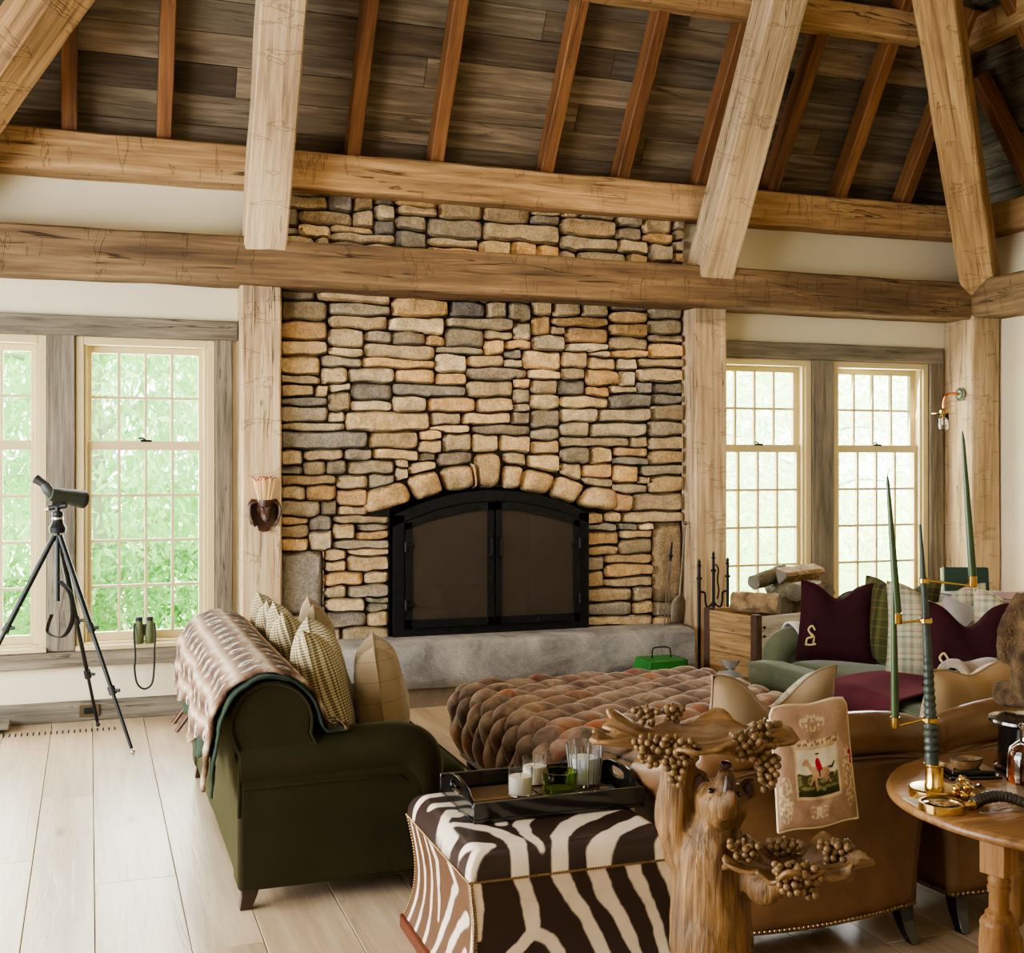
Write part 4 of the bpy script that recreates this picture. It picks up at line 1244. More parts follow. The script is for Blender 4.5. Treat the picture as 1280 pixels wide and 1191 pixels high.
# ------------------------------------------------------------------ leather club chairs (backs to the camera)
def club_chair(label, loc, rz, W=0.94, nails=True):
    """x across (0..W), y from the outer back (0) to the front, z up"""
    c = thing('club_chair', label, 'armchair', loc, rz)
    m = M['leather']
    # outer back panel, flaring slightly towards the top
    mb = MB()
    def bp(u, v):
        z = ease(0.12, 0.66, v); fl = 0.08*v*v
        x = ease(-fl, W+fl, u); bow = 0.05*(1-(2*u-1)**2)
        return (x, -bow-0.015*v + noise.noise(Vector((x*3, z*3, 1)))*0.004, z)
    mb.grid(bp, 24, 12)
    o = mb.build('outer_back', m, c, angle=70); s_ = o.modifiers.new('t', 'SOLIDIFY'); s_.thickness = 0.05; s_.offset = -1
    # sides
    for sgn, x in ((-1, 0.0), (1, W)):
        mb = MB()
        def sp(u, v, sgn=sgn, x=x):
            z = ease(0.12, 0.62-0.10*min(1, u*1.6), v); y = ease(0.0, 0.48, u)
            return (x+sgn*(0.08*v*v) - sgn*0.0, y, z)
        mb.grid(sp, 14, 10); o = mb.build('side_panel', m, c, angle=70); s_ = o.modifiers.new('t', 'SOLIDIFY'); s_.thickness = 0.05; s_.offset = 1 if sgn < 0 else -1
    # top roll of the back, falling into the arm rolls
    top = []
    for k in range(-14, 15):
        t = k/14; x = W/2+t*(W/2+0.05)
        z = 0.735-0.05*abs(t)**3; y = 0.035-0.05*(1-t*t)
        top.append((x, y, z))
    mb = MB(); mb.tube(top, [0.070+0.008*(1-(i/14-1)**2) for i in range(29)], 20)
    mb.ball((-0.02, 0.035, 0.685), (0.078, 0.075, 0.072)); mb.ball((W+0.02, 0.035, 0.685), (0.078, 0.075, 0.072))
    rl = mb.build('back_roll', m, c); fuse(rl, 0.012, 5)
    mb = MB(); mb.tube([(x, y-0.055+0.0, z-0.066) for x, y, z in top], 0.006, 7); mb.build('welt', m, rl)
    for sgn, x in ((-1, 0.0), (1, W)):
        mb = MB()
        p = spline([(x, 0.04, 0.655), (x+sgn*0.005, 0.18, 0.600), (x+sgn*0.012, 0.30, 0.560), (x+sgn*0.014, 0.42, 0.535)], 6)
        mb.tube(p, [0.062+0.026*(i/(len(p)-1)) for i in range(len(p))], 18)
        mb.ball((x+sgn*0.014, 0.42, 0.535), (0.088, 0.05, 0.088)); a = mb.build('arm', m, c); fuse(a, 0.012, 4)
        mb = MB(); mb.box(min(x, x-sgn*0.16), max(x, x-sgn*0.16), 0.05, 0.46, 0.12, 0.53); mb.build('arm_body', m, a, bevel=0.03, seg=3)
    mb = rbox(0.14, W-0.14, 0.02, 0.20, 0.30, 0.74, 0.06, sd=2); mb.build('inner_back', m, c)
    mb = rbox(0.15, W-0.15, 0.16, 0.60, 0.28, 0.44, 0.05, 0.02, sd=1); mb.build('seat_cushion', m, c)
    mb = rbox(0.03, W-0.03, 0.03, 0.50, 0.125, 0.29, 0.02); mb.build('base', m, c)
    if nails:
        nl = MB()
        k = 0
        for i in range(46):
            u = i/45; x = ease(0.004, W-0.004, u); bow = 0.05*(1-(2*u-1)**2)
            nl.ball((x, -bow-0.004, 0.130), (0.007, 0.005, 0.007), 8, 5)
        for i in range(30):
            y = ease(0.01, 0.46, i/29); nl.ball((-0.003, y, 0.130), (0.005, 0.007, 0.007), 8, 5)
        no = nl.build('nailhead_trim', M['nail'], c); no['kind'] = 'stuff'
    for (x, y, dx, dy) in ((0.045, 0.02, -0.3, -1), (W-0.045, 0.02, 0.3, -1), (0.06, 0.45, -0.3, 0.6), (W-0.06, 0.45, 0.3, 0.6)):
        vs = []; fs = []
        rings = 7
        for j in range(rings):
            t = j/(rings-1); z = 0.135*(1-t); hw_ = ease(0.030, 0.018, t); o_ = 0.045*t*t
            cx_, cy_ = x+dx*o_, y+dy*o_
            vs += [(cx_-hw_, cy_-hw_, z), (cx_+hw_, cy_-hw_, z), (cx_+hw_, cy_+hw_, z), (cx_-hw_, cy_+hw_, z)]
        for j in range(rings-1):
            for i in range(4): fs.append((j*4+i, j*4+(i+1) % 4, (j+1)*4+(i+1) % 4, (j+1)*4+i))
        fs += [(0,1,2,3), tuple(range(rings*4-1, rings*4-5, -1))]
        mb = MB(); mb.add(vs, fs); mb.build('leg', M['black_gloss'], c, bevel=0.003)
    return c
club_chair('cognac leather club chair with its back turned, a picture cushion hung on it', (1.90, 3.42, 0), 0.045, 0.80)
club_chair('cognac leather club chair standing partly behind the round table', (2.86, 3.47, 0), 0.10, 0.92)

def lp_(label, x, y, z, yaw, lean, w, h, t, m, chop, **k):
    e = Matrix.Rotation(R(yaw), 4, 'Z') @ Matrix.Rotation(R(-lean), 4, 'X')
    return pillow(label, (x, y, z), e.to_euler(), w, h, t, m, chop, **k)
lp_('taupe suede pillow with plaid back leaning in the leather chair that carries the picture cushion', 2.30, 3.80, 0.44, 4, -10, 0.56, 0.48, 0.16, M['suede'], 0.13, back=M['light_plaid'])
lp_('tan suede pillow with tweed edge in the leather chair behind the round table', 3.20, 3.86, 0.44, 16, -10, 0.54, 0.44, 0.15, M['tan_suede'], 0.035, back=M['tweed'])
# ------------------------------------------------------------------ zebra-hide ottoman
zo = thing('zebra_ottoman', 'zebra hide cube ottoman with nailhead trim, a black tray on top', 'ottoman', (1.06, 3.39, 0))
ZW, ZD, ZS, ZT = 0.70, 0.74, 0.405, 0.485
WHT = S(222,204,182); DRK = S(50,34,28); BRN = S(92,64,44)
def seg_d(px, pz, P):
    best = 9
    for (a, b) in zip(P[:-1], P[1:]):
        ax, az_, aw = a; bx, bz, bw = b
        dx, dz = bx-ax, bz-az_; L2 = dx*dx+dz*dz or 1e-9
        t = max(0, min(1, ((px-ax)*dx+(pz-az_)*dz)/L2))
        d = math.hypot(px-ax-dx*t, pz-az_-dz*t)-(aw+(bw-aw)*t)
        if d < best: best = d
    return best
def paint(px, pz, lines, wob=0.006, dark=DRK):
    n_ = noise.noise(Vector((px*16, pz*16, 2.0)))*wob + noise.noise(Vector((px*50, pz*50, 5.0)))*wob*0.4
    d = min(seg_d(px, pz, P) for P in lines)+n_
    k = max(0, min(1, 0.5-d/0.005))
    return tuple(ease(b, a, k) for a, b in zip(WHT, dark))
# white stripes in unit coordinates (u across, v up), half widths in metres; traced as polylines
def uv(P, w, h): return [(u*w, v*h, t) for u, v, t in P]
FRONT = [uv(P, 0.80, ZS) for P in [
    [(0.02,1.0,.020),(0.03,0.75,.012),(0.02,0.5,.006)],
    [(0.20,1.0,.026),(0.24,0.72,.024),(0.25,0.50,.026),(0.20,0.40,.020),(0.12,0.26,.022),(0.04,0.10,.026),(0.0,0.0,.03)],
    [(0.25,0.50,.026),(0.32,0.42,.02),(0.36,0.30,.022),(0.38,0.1,.024),(0.36,-0.1,.02)],
    [(0.20,0.0,.02),(0.26,0.2,.014),(0.24,0.06,.02)],
    [(0.36,1.0,.028),(0.41,0.78,.024),(0.48,0.58,.022),(0.53,0.36,.024),(0.58,0.10,.024),(0.60,-0.1,.02)],
    [(0.51,1.0,.030),(0.56,0.76,.028),(0.63,0.56,.022),(0.68,0.34,.022),(0.71,0.12,.018),(0.72,-0.1,.018)],
    [(0.66,1.0,.024),(0.71,0.80,.022),(0.77,0.62,.016),(0.81,0.40,.018),(0.82,0.1,.018),(0.82,-0.1,.02)],
    [(0.79,1.0,.020),(0.85,0.80,.018),(0.90,0.60,.014),(0.91,0.44,.018),(0.90,0.2,.016),(0.90,-0.1,.016)],
    [(0.905,0.48,.012),(0.95,0.64,.014),(0.99,0.76,.014)],
    [(0.88,0.93,.008),(0.94,0.96,.012),(0.99,0.94,.012)],
    [(0.90,0.78,.010),(0.95,0.80,.012)],
    [(0.97,0.4,.012),(0.97,0.1,.014),(0.98,-0.1,.014)]]]
TOP = [uv(P, 0.80, ZD) for P in [
    [(0.00,0.02,.02),(0.10,0.10,.028),(0.03,0.16,.02)],
    [(0.20,0.0,.028),(0.22,0.14,.03),(0.19,0.28,.026),(0.12,0.38,.026),(0.06,0.44,.018)],
    [(0.30,0.04,.012),(0.29,0.2,.02),(0.31,0.32,.026),(0.38,0.44,.03),(0.5,0.52,.03)],
    [(0.24,0.36,.018),(0.26,0.46,.014)],
    [(0.36,0.0,.026),(0.40,0.12,.026),(0.50,0.26,.036),(0.66,0.38,.04),(0.84,0.48,.036),(1.0,0.56,.03)],
    [(0.51,0.0,.03),(0.60,0.08,.03),(0.74,0.18,.036),(0.90,0.28,.036),(1.02,0.34,.03)],
    [(0.79,0.0,.02),(0.90,0.08,.024),(1.02,0.12,.026)],
    [(0.02,0.30,.016),(0.03,0.5,.02),(0.10,0.62,.022)],
    [(0.06,0.74,.022),(0.14,0.72,.03),(0.26,0.78,.03),(0.38,0.90,.02)],
    [(0.10,0.55,.018),(0.20,0.60,.014),(0.24,0.66,.012)],
    [(0.02,0.88,.02),(0.12,0.9,.024),(0.22,0.96,.02)],
    [(0.45,0.65,.03),(0.65,0.7,.034),(0.9,0.8,.03)],
    [(0.5,0.85,.03),(0.75,0.9,.03),(1.0,0.98,.03)]]]
SIDE = [uv(P, ZD, ZS) for P in [   # u from the near corner to the far corner
    [(0.0,1.0,.02),(0.02,0.6,.012),(0.06,0.2,.016),(0.02,-0.05,.02)],
    [(0.30,0.98,.02),(0.22,0.82,.02),(0.30,0.70,.016),(0.38,0.5,.02),(0.46,0.28,.018),(0.52,-0.05,.014)],
    [(0.10,0.62,.024),(0.22,0.46,.02),(0.32,0.24,.02),(0.38,-0.05,.02)],
    [(0.12,0.30,.02),(0.2,0.12,.018),(0.26,-0.05,.016)],
    [(0.62,1.0,.014),(0.52,0.85,.02),(0.56,0.6,.014),(0.54,0.3,.010)],
    [(0.70,1.0,.012),(0.66,0.8,.010),(0.68,0.4,.012),(0.64,-0.05,.012)],
    [(0.84,1.0,.012),(0.80,0.6,.014),(0.80,0.2,.012),(0.78,-0.05,.012)],
    [(0.94,1.0,.010),(0.92,0.5,.012),(0.92,-0.05,.012)]]]
def flare(v):   # sides hollow in the middle and kick out at the foot
    return -0.024*math.sin(PI*min(1, max(0, v))**0.9) + 0.012*(1-v)**4
def panel(name, fn, nu, nv, painter):
    mb = MB(); mb.vc = []
    def f2(a, b):
        mb.vc.append(painter(a, b)); return fn(a, b)
    mb.grid(f2, nu, nv)
    return mb.build(name, M['hide'], zo, angle=70)
z0_ = 0.045
zz = lambda v: ease(z0_, ZS, v)
panel('front_panel', lambda a, b: (ease(-flare(b), ZW+flare(b), a), -flare(b), zz(b)), 200, 100, lambda a, b: paint(a*ZW, b*ZS, FRONT))
panel('side_panel', lambda a, b: (-flare(b), ease(-flare(b), ZD+flare(b), a), zz(b)), 150, 90, lambda a, b: paint(a*ZD, b*ZS, SIDE, dark=BRN))
panel('side_panel', lambda a, b: (ZW+flare(b), ease(-flare(b), ZD+flare(b), a), zz(b)), 90, 60, lambda a, b: paint(a*ZD, b*ZS, SIDE))
panel('back_panel', lambda a, b: (ease(-flare(b), ZW+flare(b), a), ZD+flare(b), zz(b)), 90, 60, lambda a, b: paint(a*ZW, b*ZS, FRONT))
def topfn(a, b):
    x, y = a*ZW, b*ZD
    ex = min(a, 1-a)*ZW; ey = min(b, 1-b)*ZD
    e = min(ex, ey); r = 0.06
    k = 1 if e >= r else math.sqrt(max(0, 1-((r-e)/r)**2))
    return (x, y, ZS+(ZT-ZS)*k)
panel('top_cushion', topfn, 180, 170, lambda a, b: paint(a*ZW, b*ZD, TOP))
nl = MB()
def nail(x, y, z, ax):
    r = (0.0045, 0.0035, 0.0045) if ax == 'y' else (0.0035, 0.0045, 0.0045)
    nl.ball((x, y, z), r, 7, 5)
k = 82
for i in range(k):
    nail(ease(0, ZW, i/(k-1)), -0.002, ZS, 'y')
for i in range(74): nail(-0.002, ease(0, ZD, i/73), ZS, 'x')
for i in range(38):
    v = i/37; nail(-flare(v)+0.006, -flare(v)-0.001, zz(v), 'y'); nail(-flare(v)-0.001, -flare(v)+0.008, zz(v), 'x')
    nail(ZW+flare(v)-0.006, -flare(v)-0.001, zz(v), 'y'); nail(-flare(v)-0.001, ZD+flare(v)-0.006, zz(v), 'x')
o = nl.build('nailhead_trim', M['nail'], zo); o['kind'] = 'stuff'
mb = MB(); mb.box(-0.022, ZW+0.022, -0.022, ZD+0.022, 0.0, 0.05); mb.build('wooden_base', M['red_wood'], zo, bevel=0.006)

# black lacquer tray
TX, TY, TZ = 1.165, 3.675, 0.487; TW, TD = 0.605, 0.405
tr = thing('serving_tray', 'black lacquer tray with handle cut-outs on the zebra ottoman', 'tray', (TX, TY, TZ))
mb = MB(); mb.box(0, TW, 0, TD, 0, 0.012); mb.build('tray_bottom', M['black_gloss'], tr, bevel=0.002)
for y in (0, TD-0.014):
    mb = MB(); mb.box(0, TW, y, y+0.014, 0.012, 0.068); mb.build('long_wall', M['black_gloss'], tr, bevel=0.003)
for x in (0, TW-0.014):
    outer = [(0.014, 0.012), (TD-0.014, 0.012), (TD-0.014, 0.066)]
    for i in range(13):
        t = i/12; y = ease(TD-0.06, 0.06, t); outer.append((y, 0.068+0.038*math.sin(PI*t)**0.6))
    outer.append((0.014, 0.066))
    inner = []
    for i in range(24):
        a = 2*PI*i/24; cx_ = TD/2; hx = 0.062; 
        inner.append((cx_+math.copysign(abs(math.cos(a))**0.6, math.cos(a))*hx, 0.070+math.copysign(abs(math.sin(a))**0.7, math.sin(a))*0.017))
    # bridge the two loops with quads, resampling the outer outline by angle
    pts_o = []
    for i in range(24):
        a = 2*PI*i/24; d = Vector((math.cos(a)*0.22, math.sin(a)*0.06)); c_ = Vector((TD/2, 0.070))
        best = None
        for (p, q) in zip(outer, outer[1:]+outer[:1]):
            p2, q2 = Vector(p), Vector(q); e_ = q2-p2; den = d.x*e_.y-d.y*e_.x
            if abs(den) < 1e-12: continue
            w_ = p2-c_; t = (w_.x*e_.y-w_.y*e_.x)/den; s_ = (w_.x*d.y-w_.y*d.x)/den
            if t > 0 and -1e-6 <= s_ <= 1+1e-6 and (best is None or t < best): best = t
        pts_o.append(tuple(c_+d*(best or 1)))
    vs = []; fs = []
    for xx in (x, x+0.014):
        vs += [(xx, p[0], p[1]) for p in pts_o]+[(xx, p[0], p[1]) for p in inner]
    for i in range(24):
        j = (i+1) % 24
        fs += [(i, j, 24+j, 24+i), (48+i, 72+i, 72+j, 48+j), (i, 48+i, 48+j, j), (24+i, 24+j, 72+j, 72+i)]
    mb = MB(); mb.add(vs, fs); mb.build('handle_wall', M['black_gloss'], tr, bevel=0.002)
    for yy in (0.014, TD-0.014): pass
for i in range(2):
    for j in range(2):
        mb = MB(); x0 = 0.03+i*(TW-0.05)/2; y0 = 0.03+j*(TD-0.05)/2
        mb.box(x0, x0+(TW-0.05)/2-0.014, y0, y0+(TD-0.05)/2-0.014, 0.0125, 0.0145); mb.build('glass_inlay', M['inlay'], tr)

def tumbler(prof_o, prof_i, m, name, n=32, rib=0):
    pass
TB = TZ+0.0150
def cup(mb, r0, r1, h, t=0.003, base=0.006, n=36, rib=0.0, nr=18):
    prof = [(0, 0), (r0*0.96, 0), (r0, 0.003), (r1, h), (r1-t, h), (r0-t, base), (0, base)]
    mb.lathe(prof, n)
    if rib:
        mb.v = [(x*(1+rib*math.cos(nr*math.atan2(y, x))) if z > 0.002 else x, y*(1+rib*math.cos(nr*math.atan2(y, x))) if z > 0.002 else y, z) for x, y, z in mb.v]
    return mb
cnd = thing('candle_jar', 'white candle in a clear glass jar, nearer the tray edge', 'candle', (1.405, 3.905, TB), group='white candles on the tray')
cup(MB(), 0.042, 0.044, 0.096).build('glass_jar', M['glass'], cnd)
mb = MB(); mb.lathe([(0, 0.007), (0.038, 0.007), (0.0395, 0.066), (0.02, 0.063), (0, 0.062)], 32); mb.build('wax', M['wax'], cnd)
mb = MB(); mb.tube([(0, 0, 0.062), (0.001, 0, 0.072), (0.003, 0, 0.078)], 0.0012, 6); mb.build('wick', M['dark_metal'], cnd)
dup(cnd, 'white candle in a clear glass jar, the one farther back behind the green glass', loc=(1.50, 4.02, TB))
gt = thing('glass_votive', 'low olive green glass tumbler on the black tray', 'glass', (1.535, 3.86, TB))
cup(MB(), 0.058, 0.061, 0.082, 0.006, 0.012).build('tumbler', M['green_glass'], gt)
mb = MB(); mb.lathe([(0, 0.0125), (0.048, 0.0125), (0.049, 0.03), (0, 0.03)], 32); mb.build('wax', plain('green_wax', S(120,130,40), 0.5), gt)
rg = thing('fluted_glass', 'tall clear fluted glass tumbler at the back of the black tray', 'glass', (1.665, 3.95, TB))
cup(MB(), 0.052, 0.066, 0.150, 0.004, 0.010, 108, 0.03, 18).build('tumbler', M['glass'], rg)
mb = MB(); mb.lathe([(0, 0.012), (0.042, 0.012), (0.052, 0.10), (0, 0.10)], 32); mb.build('wax', plain('milky_wax', S(214,216,216), 0.4), rg)
for i in range(9):
    a = 2*PI*(i+0.5)/9
    mb = MB(); mb.tube([(0.053*math.cos(a), 0.053*math.sin(a), 0.005), (0.067*math.cos(a), 0.067*math.sin(a), 0.148)], 0.0035, 6); mb.build('ribbon', plain('grey_ribbon', S(120,112,104), 0.3) if i == 0 else bpy.data.materials['grey_ribbon'], rg)
RV = Vector((math.cos(R(19.4)), -math.sin(R(19.4)), 0)); FV = Vector((math.sin(R(19.4)), math.cos(R(19.4)), 0)); UV = Vector((0, 0, 1))
def taper(m, p0, p1, r0, r1, n=12): return m.tube([p0, (Vector(p0)+Vector(p1))/2, p1], [r0, (r0+r1)/2, r1], n)
# ------------------------------------------------------------------ tripod with spotting scope
TA = Vector((-0.175, 7.50, 1.285))
tp = thing('tripod', 'black photographic tripod standing before the left windows with a scope on top', 'tripod', (TA.x, TA.y, 0))
mb = MB(); mb.lathe([(0, 1.235), (0.045, 1.24), (0.05, 1.27), (0.035, 1.295), (0.03, 1.315), (0, 1.315)], 20); mb.build('hub', M['dark_metal'], tp)
mb = MB(); mb.lathe([(0, 1.316), (0.032, 1.316), (0.034, 1.322), (0.032, 1.33), (0, 1.33)], 20); mb.build('collar', M['chrome'], tp)
mb = MB(); taper(mb, (0, 0, 1.30), (0, 0, 0.84), 0.014, 0.014); mb.build('centre_column', M['dark_metal'], tp)
for k, (fx, fy) in enumerate(((0.231, 7.108), (0.05, 7.93), (-0.78, 7.42))):
    a = Vector((0, 0, 1.26)); b = Vector((fx-TA.x, fy-TA.y, 0.014)); d = b-a
    mb = MB(); mb.tube([a+d*0.03, a+d*0.46], 0.0165, 12); leg = mb.build('leg', M['dark_metal'], tp)
    mb = MB(); mb.tube([a+d*0.44, a+d*0.74], 0.0125, 12); mb.build('middle_section', M['dark_metal'], leg)
    mb = MB(); mb.tube([a+d*0.72, a+d*0.985], 0.010, 12); mb.build('lower_section', M['dark_metal'], leg)
    for t in (0.45, 0.73):
        mb = MB(); mb.tube([a+d*(t-0.018), a+d*(t+0.018)], 0.021, 12); c = a+d*t; mb.tube([c+RV*0.015, c+RV*0.045], 0.010, 10); mb.build('clamp', M['black_rubber'], leg)
    mb = MB(); mb.ball(b, 0.014, 12, 8); mb.build('rubber_foot', M['chrome'] if k == 0 else M['black_rubber'], leg)
mb = MB(); mb.lathe([(0, 1.33), (0.028, 1.33), (0.034, 1.345), (0.03, 1.36), (0.018, 1.365), (0.02, 1.395), (0, 1.395)], 18)
mb.tube([-RV*0.05+UV*1.385, RV*0.05+UV*1.40], 0.017, 10); mb.box(-0.03, 0.03, -0.022, 0.022, 1.395, 1.412)
hd = mb.build('pan_head', M['dark_metal'], tp)
mb = MB(); mb.tube([RV*0.035+UV*1.405, -RV*0.03+UV*1.385, -RV*0.075+UV*1.372], [0.006, 0.007, 0.010], 10); mb.build('pan_handle', M['chrome'], hd)
mb = MB()
lp = spline([RV*0.075+FV*-0.16+UV*0.97, RV*0.15-FV*0.2+UV*0.90, RV*0.16-FV*0.2+UV*0.76, RV*0.10-FV*0.18+UV*0.66, RV*0.0-FV*0.15+UV*0.68, RV*0.02-FV*0.14+UV*0.78], 6)
mb.tube(lp, 0.019, 8, flat=0.25); mb.build('carry_strap', M['strap'], tp)
sc_ = thing('spotting_scope', 'dark green angled spotting scope mounted on the tripod head', 'spotting scope', (TA.x, TA.y, 1.413))
ax = (RV*0.58+FV*0.80+UV*-0.08).normalized()
mb = MB(); mb.tube([ax*-0.055+UV*0.052, ax*-0.01+UV*0.047, ax*0.05+UV*0.042, ax*0.11+UV*0.037, ax*0.155+UV*0.032], [0.040, 0.043, 0.044, 0.050, 0.053], 20); mb.build('body', M['scope'], sc_)
mb = MB(); mb.tube([ax*0.150+UV*0.0325, ax*0.175+UV*0.030], 0.0545, 20); mb.build('objective_ring', M['black_rubber'], sc_)
e0 = ax*-0.045+UV*0.06; e1 = e0-RV*0.055+UV*0.065-FV*0.02
mb = MB(); mb.tube(spline([e0+ax*0.03-UV*0.012, e0-RV*0.012+UV*0.008, e0-RV*0.035+UV*0.045], 5), [0.036, 0.036, 0.036, 0.035, 0.035, 0.034, 0.033, 0.032, 0.031, 0.030, 0.029], 16); mb.build('prism_housing', M['scope'], sc_)
mb = MB(); mb.tube([e0-RV*0.030+UV*0.040, e0-RV*0.062+UV*0.062, e0-RV*0.088+UV*0.078], [0.024, 0.025, 0.029], 16); mb.build('eyepiece', M['black_rubber'], sc_)
mb = MB(); mb.tube([e0-RV*0.0878+UV*0.0780, e0-RV*0.090+UV*0.0795], 0.020, 16); mb.build('eyepiece_lens', M['black_gloss'], sc_)
mb = MB(); mb.box(-0.03, 0.03, -0.015, 0.015, 0.0, 0.014); mb.build('mounting_foot', M['dark_metal'], sc_)

# binoculars on the sill, strap hanging down the wall
bn = thing('binoculars', 'olive green binoculars standing on the window sill with the strap hanging down', 'binoculars', (0.335, 8.095, 0.484))
for sx in (-1, 1):
    mb = MB(); mb.lathe([(0, 0), (0.026, 0.0), (0.029, 0.006), (0.030, 0.05), (0.027, 0.09), (0.024, 0.13), (0.022, 0.145), (0, 0.145)], 20, Matrix.Translation((sx*0.033, 0, 0))); br = mb.build('barrel', M['bino'], bn)
    mb = MB(); mb.lathe([(0, 0.145), (0.021, 0.145), (0.023, 0.165), (0.018, 0.172), (0, 0.168)], 20, Matrix.Translation((sx*0.033, 0, 0))); mb.build('eyecup', M['black_rubber'], br)
mb = MB(); mb.tube([(0, 0, 0.05), (0, 0, 0.125)], 0.010, 12); mb.box(-0.02, 0.02, -0.006, 0.006, 0.06, 0.11); mb.build('hinge_bridge', M['dark_metal'], bn)
mb = MB(); mb.tube(spline([(-0.061, -0.012, 0.13), (-0.066, -0.045, 0.06), (-0.058, -0.062, -0.06), (-0.062, -0.062, -0.16), (-0.045, -0.06, -0.25), (0.0, -0.058, -0.285), (0.045, -0.058, -0.25), (0.058, -0.06, -0.14), (0.060, -0.06, -0.03), (0.066, -0.045, 0.06), (0.061, -0.012, 0.13)], 6), 0.0065, 8)
mb.build('neck_strap', M['black_rubber'], bn)

# ------------------------------------------------------------------ carved match holder on the pillar
mh = thing('hanging_match_holder', 'dark carved wooden animal-head match holder fixed to the timber pillar left of the fireplace', 'match holder', (1.075, 7.942, 1.33))
mb = MB()
pl = [(-0.035,-0.125),(0.0,-0.135),(0.035,-0.125),(0.042,-0.095),(0.085,-0.085),(0.10,-0.03),(0.105,0.05),(0.08,0.085),(0.03,0.07),(-0.03,0.07),(-0.08,0.085),(-0.105,0.05),(-0.10,-0.03),(-0.085,-0.085),(-0.042,-0.095)]
mb.prism(pl, -0.018, 0.0); mb.build('back_plate', M['dark_carved'], mh, bevel=0.005)
mb = MB(); mb.ball((0, -0.055, 0.02), (0.055, 0.045, 0.060)); mb.tube([(0, -0.07, 0.01), (0.002, -0.10, -0.025), (0.004, -0.115, -0.045)], [0.042, 0.034, 0.026], 14); mb.ball((0.004, -0.120, -0.048), (0.022, 0.014, 0.02))
mb.ball((-0.022, -0.092, 0.028), (0.017, 0.014, 0.012)); mb.ball((0.022, -0.092, 0.028), (0.017, 0.014, 0.012))
hd = mb.build('animal_head', M['dark_carved'], mh); fuse(hd, 0.006, 3)
for sx in (-1, 1):
    mb = MB(); mb.ball((sx*0.021, -0.106, 0.026), (0.006, 0.005, 0.006), 10, 8); mb.build('eye', M['black_gloss'], hd)
    mb = MB(); mb.tube(spline([(sx*0.045, -0.05, 0.06), (sx*0.085, -0.045, 0.045), (sx*0.090, -0.042, -0.01), (sx*0.070, -0.04, -0.07), (sx*0.062, -0.035, -0.095)], 5), [0.014+0.020*math.sin(PI*i/20) for i in range(21)], 12, flat=0.45); mb.build('ear', M['dark_carved'], hd)
mb = MB(); mb.ball((0.005, -0.134, -0.044), (0.010, 0.005, 0.008), 10, 8); mb.build('nose', M['black_gloss'], hd)
mb = MB(); mb.lathe([(0, -0.02), (0.035, -0.01), (0.050, 0.05), (0.050, 0.078), (0.045, 0.078), (0.045, 0.0), (0, 0.0)], 24, Matrix.Translation((0, -0.060, 0))); mb.build('match_cup', M['dark_carved'], mh)
mt0 = thing('long_match', 'long pale fireplace match with red tip standing in the carved holder', 'match', (1.075, 7.886, 1.345), group='long matches in the carved holder')
mb = MB(); mb.box(-0.0028, 0.0028, -0.0028, 0.0028, 0.0, 0.19); mb.build('stick', M['match_stick'], mt0)
mb = MB(); mb.ball((0, 0, 0.194), (0.0042, 0.0042, 0.008), 8, 6); mb.build('tip', M['match_tip'], mt0)
rn = random.Random(4)
for k in range(26):
    o = mt0 if k == 0 else dup(mt0)
    gx = (k % 9-4)/4; gy = (k//9-1)
    o.location = (1.075+gx*0.026, 7.886+gy*0.016, 1.342+rn.uniform(0, 0.022))
    o.rotation_euler = (R(-gy*5), R(gx*13+rn.uniform(-2, 2)), rn.uniform(0, 1))

# ------------------------------------------------------------------ copper wall light on the corner post
wl = thing('wall_light', 'copper swan-neck wall light with clear glass shade on the corner post', 'wall light', (6.632, 7.93, 2.20))
Mx = Matrix.Rotation(R(-90), 4, 'Y')
mb = MB(); mb.lathe([(0, 0), (0.052, 0.0), (0.055, 0.008), (0.040, 0.014), (0.034, 0.022), (0.018, 0.026), (0, 0.026)], 24, Mx); mb.build('back_plate', plain('verdigris', S(96,104,84), 0.5, metal=0.6, var=0.3, vs=30), wl)
mb = MB(); mb.tube(spline([(-0.02, 0, 0), (-0.10, 0, 0.005), (-0.145, 0, -0.02), (-0.165, 0, -0.07), (-0.168, 0, -0.115)], 6), 0.011, 12); mb.build('arm', M['copper'], wl)
L_ = Matrix.Translation((-0.168, 0, -0.15))
mb = MB(); mb.lathe([(0, 0.02), (0.03, 0.018), (0.034, 0.0), (0.095, -0.006), (0.096, -0.010), (0.0, -0.012)], 28, L_); mb.build('shade_disc', M['brass'], wl)
mb = MB(); mb.lathe([(0.040, -0.012), (0.042, -0.10), (0.034, -0.135), (0, -0.15)], 24, L_); g = mb.build('glass_shade', M['glass'], wl); s_ = g.modifiers.new('t', 'SOLIDIFY'); s_.thickness = 0.003
mb = MB(); mb.lathe([(0, -0.02), (0.014, -0.03), (0.022, -0.07), (0.014, -0.095), (0, -0.10)], 16, L_); mb.build('bulb', M['glass'], wl)

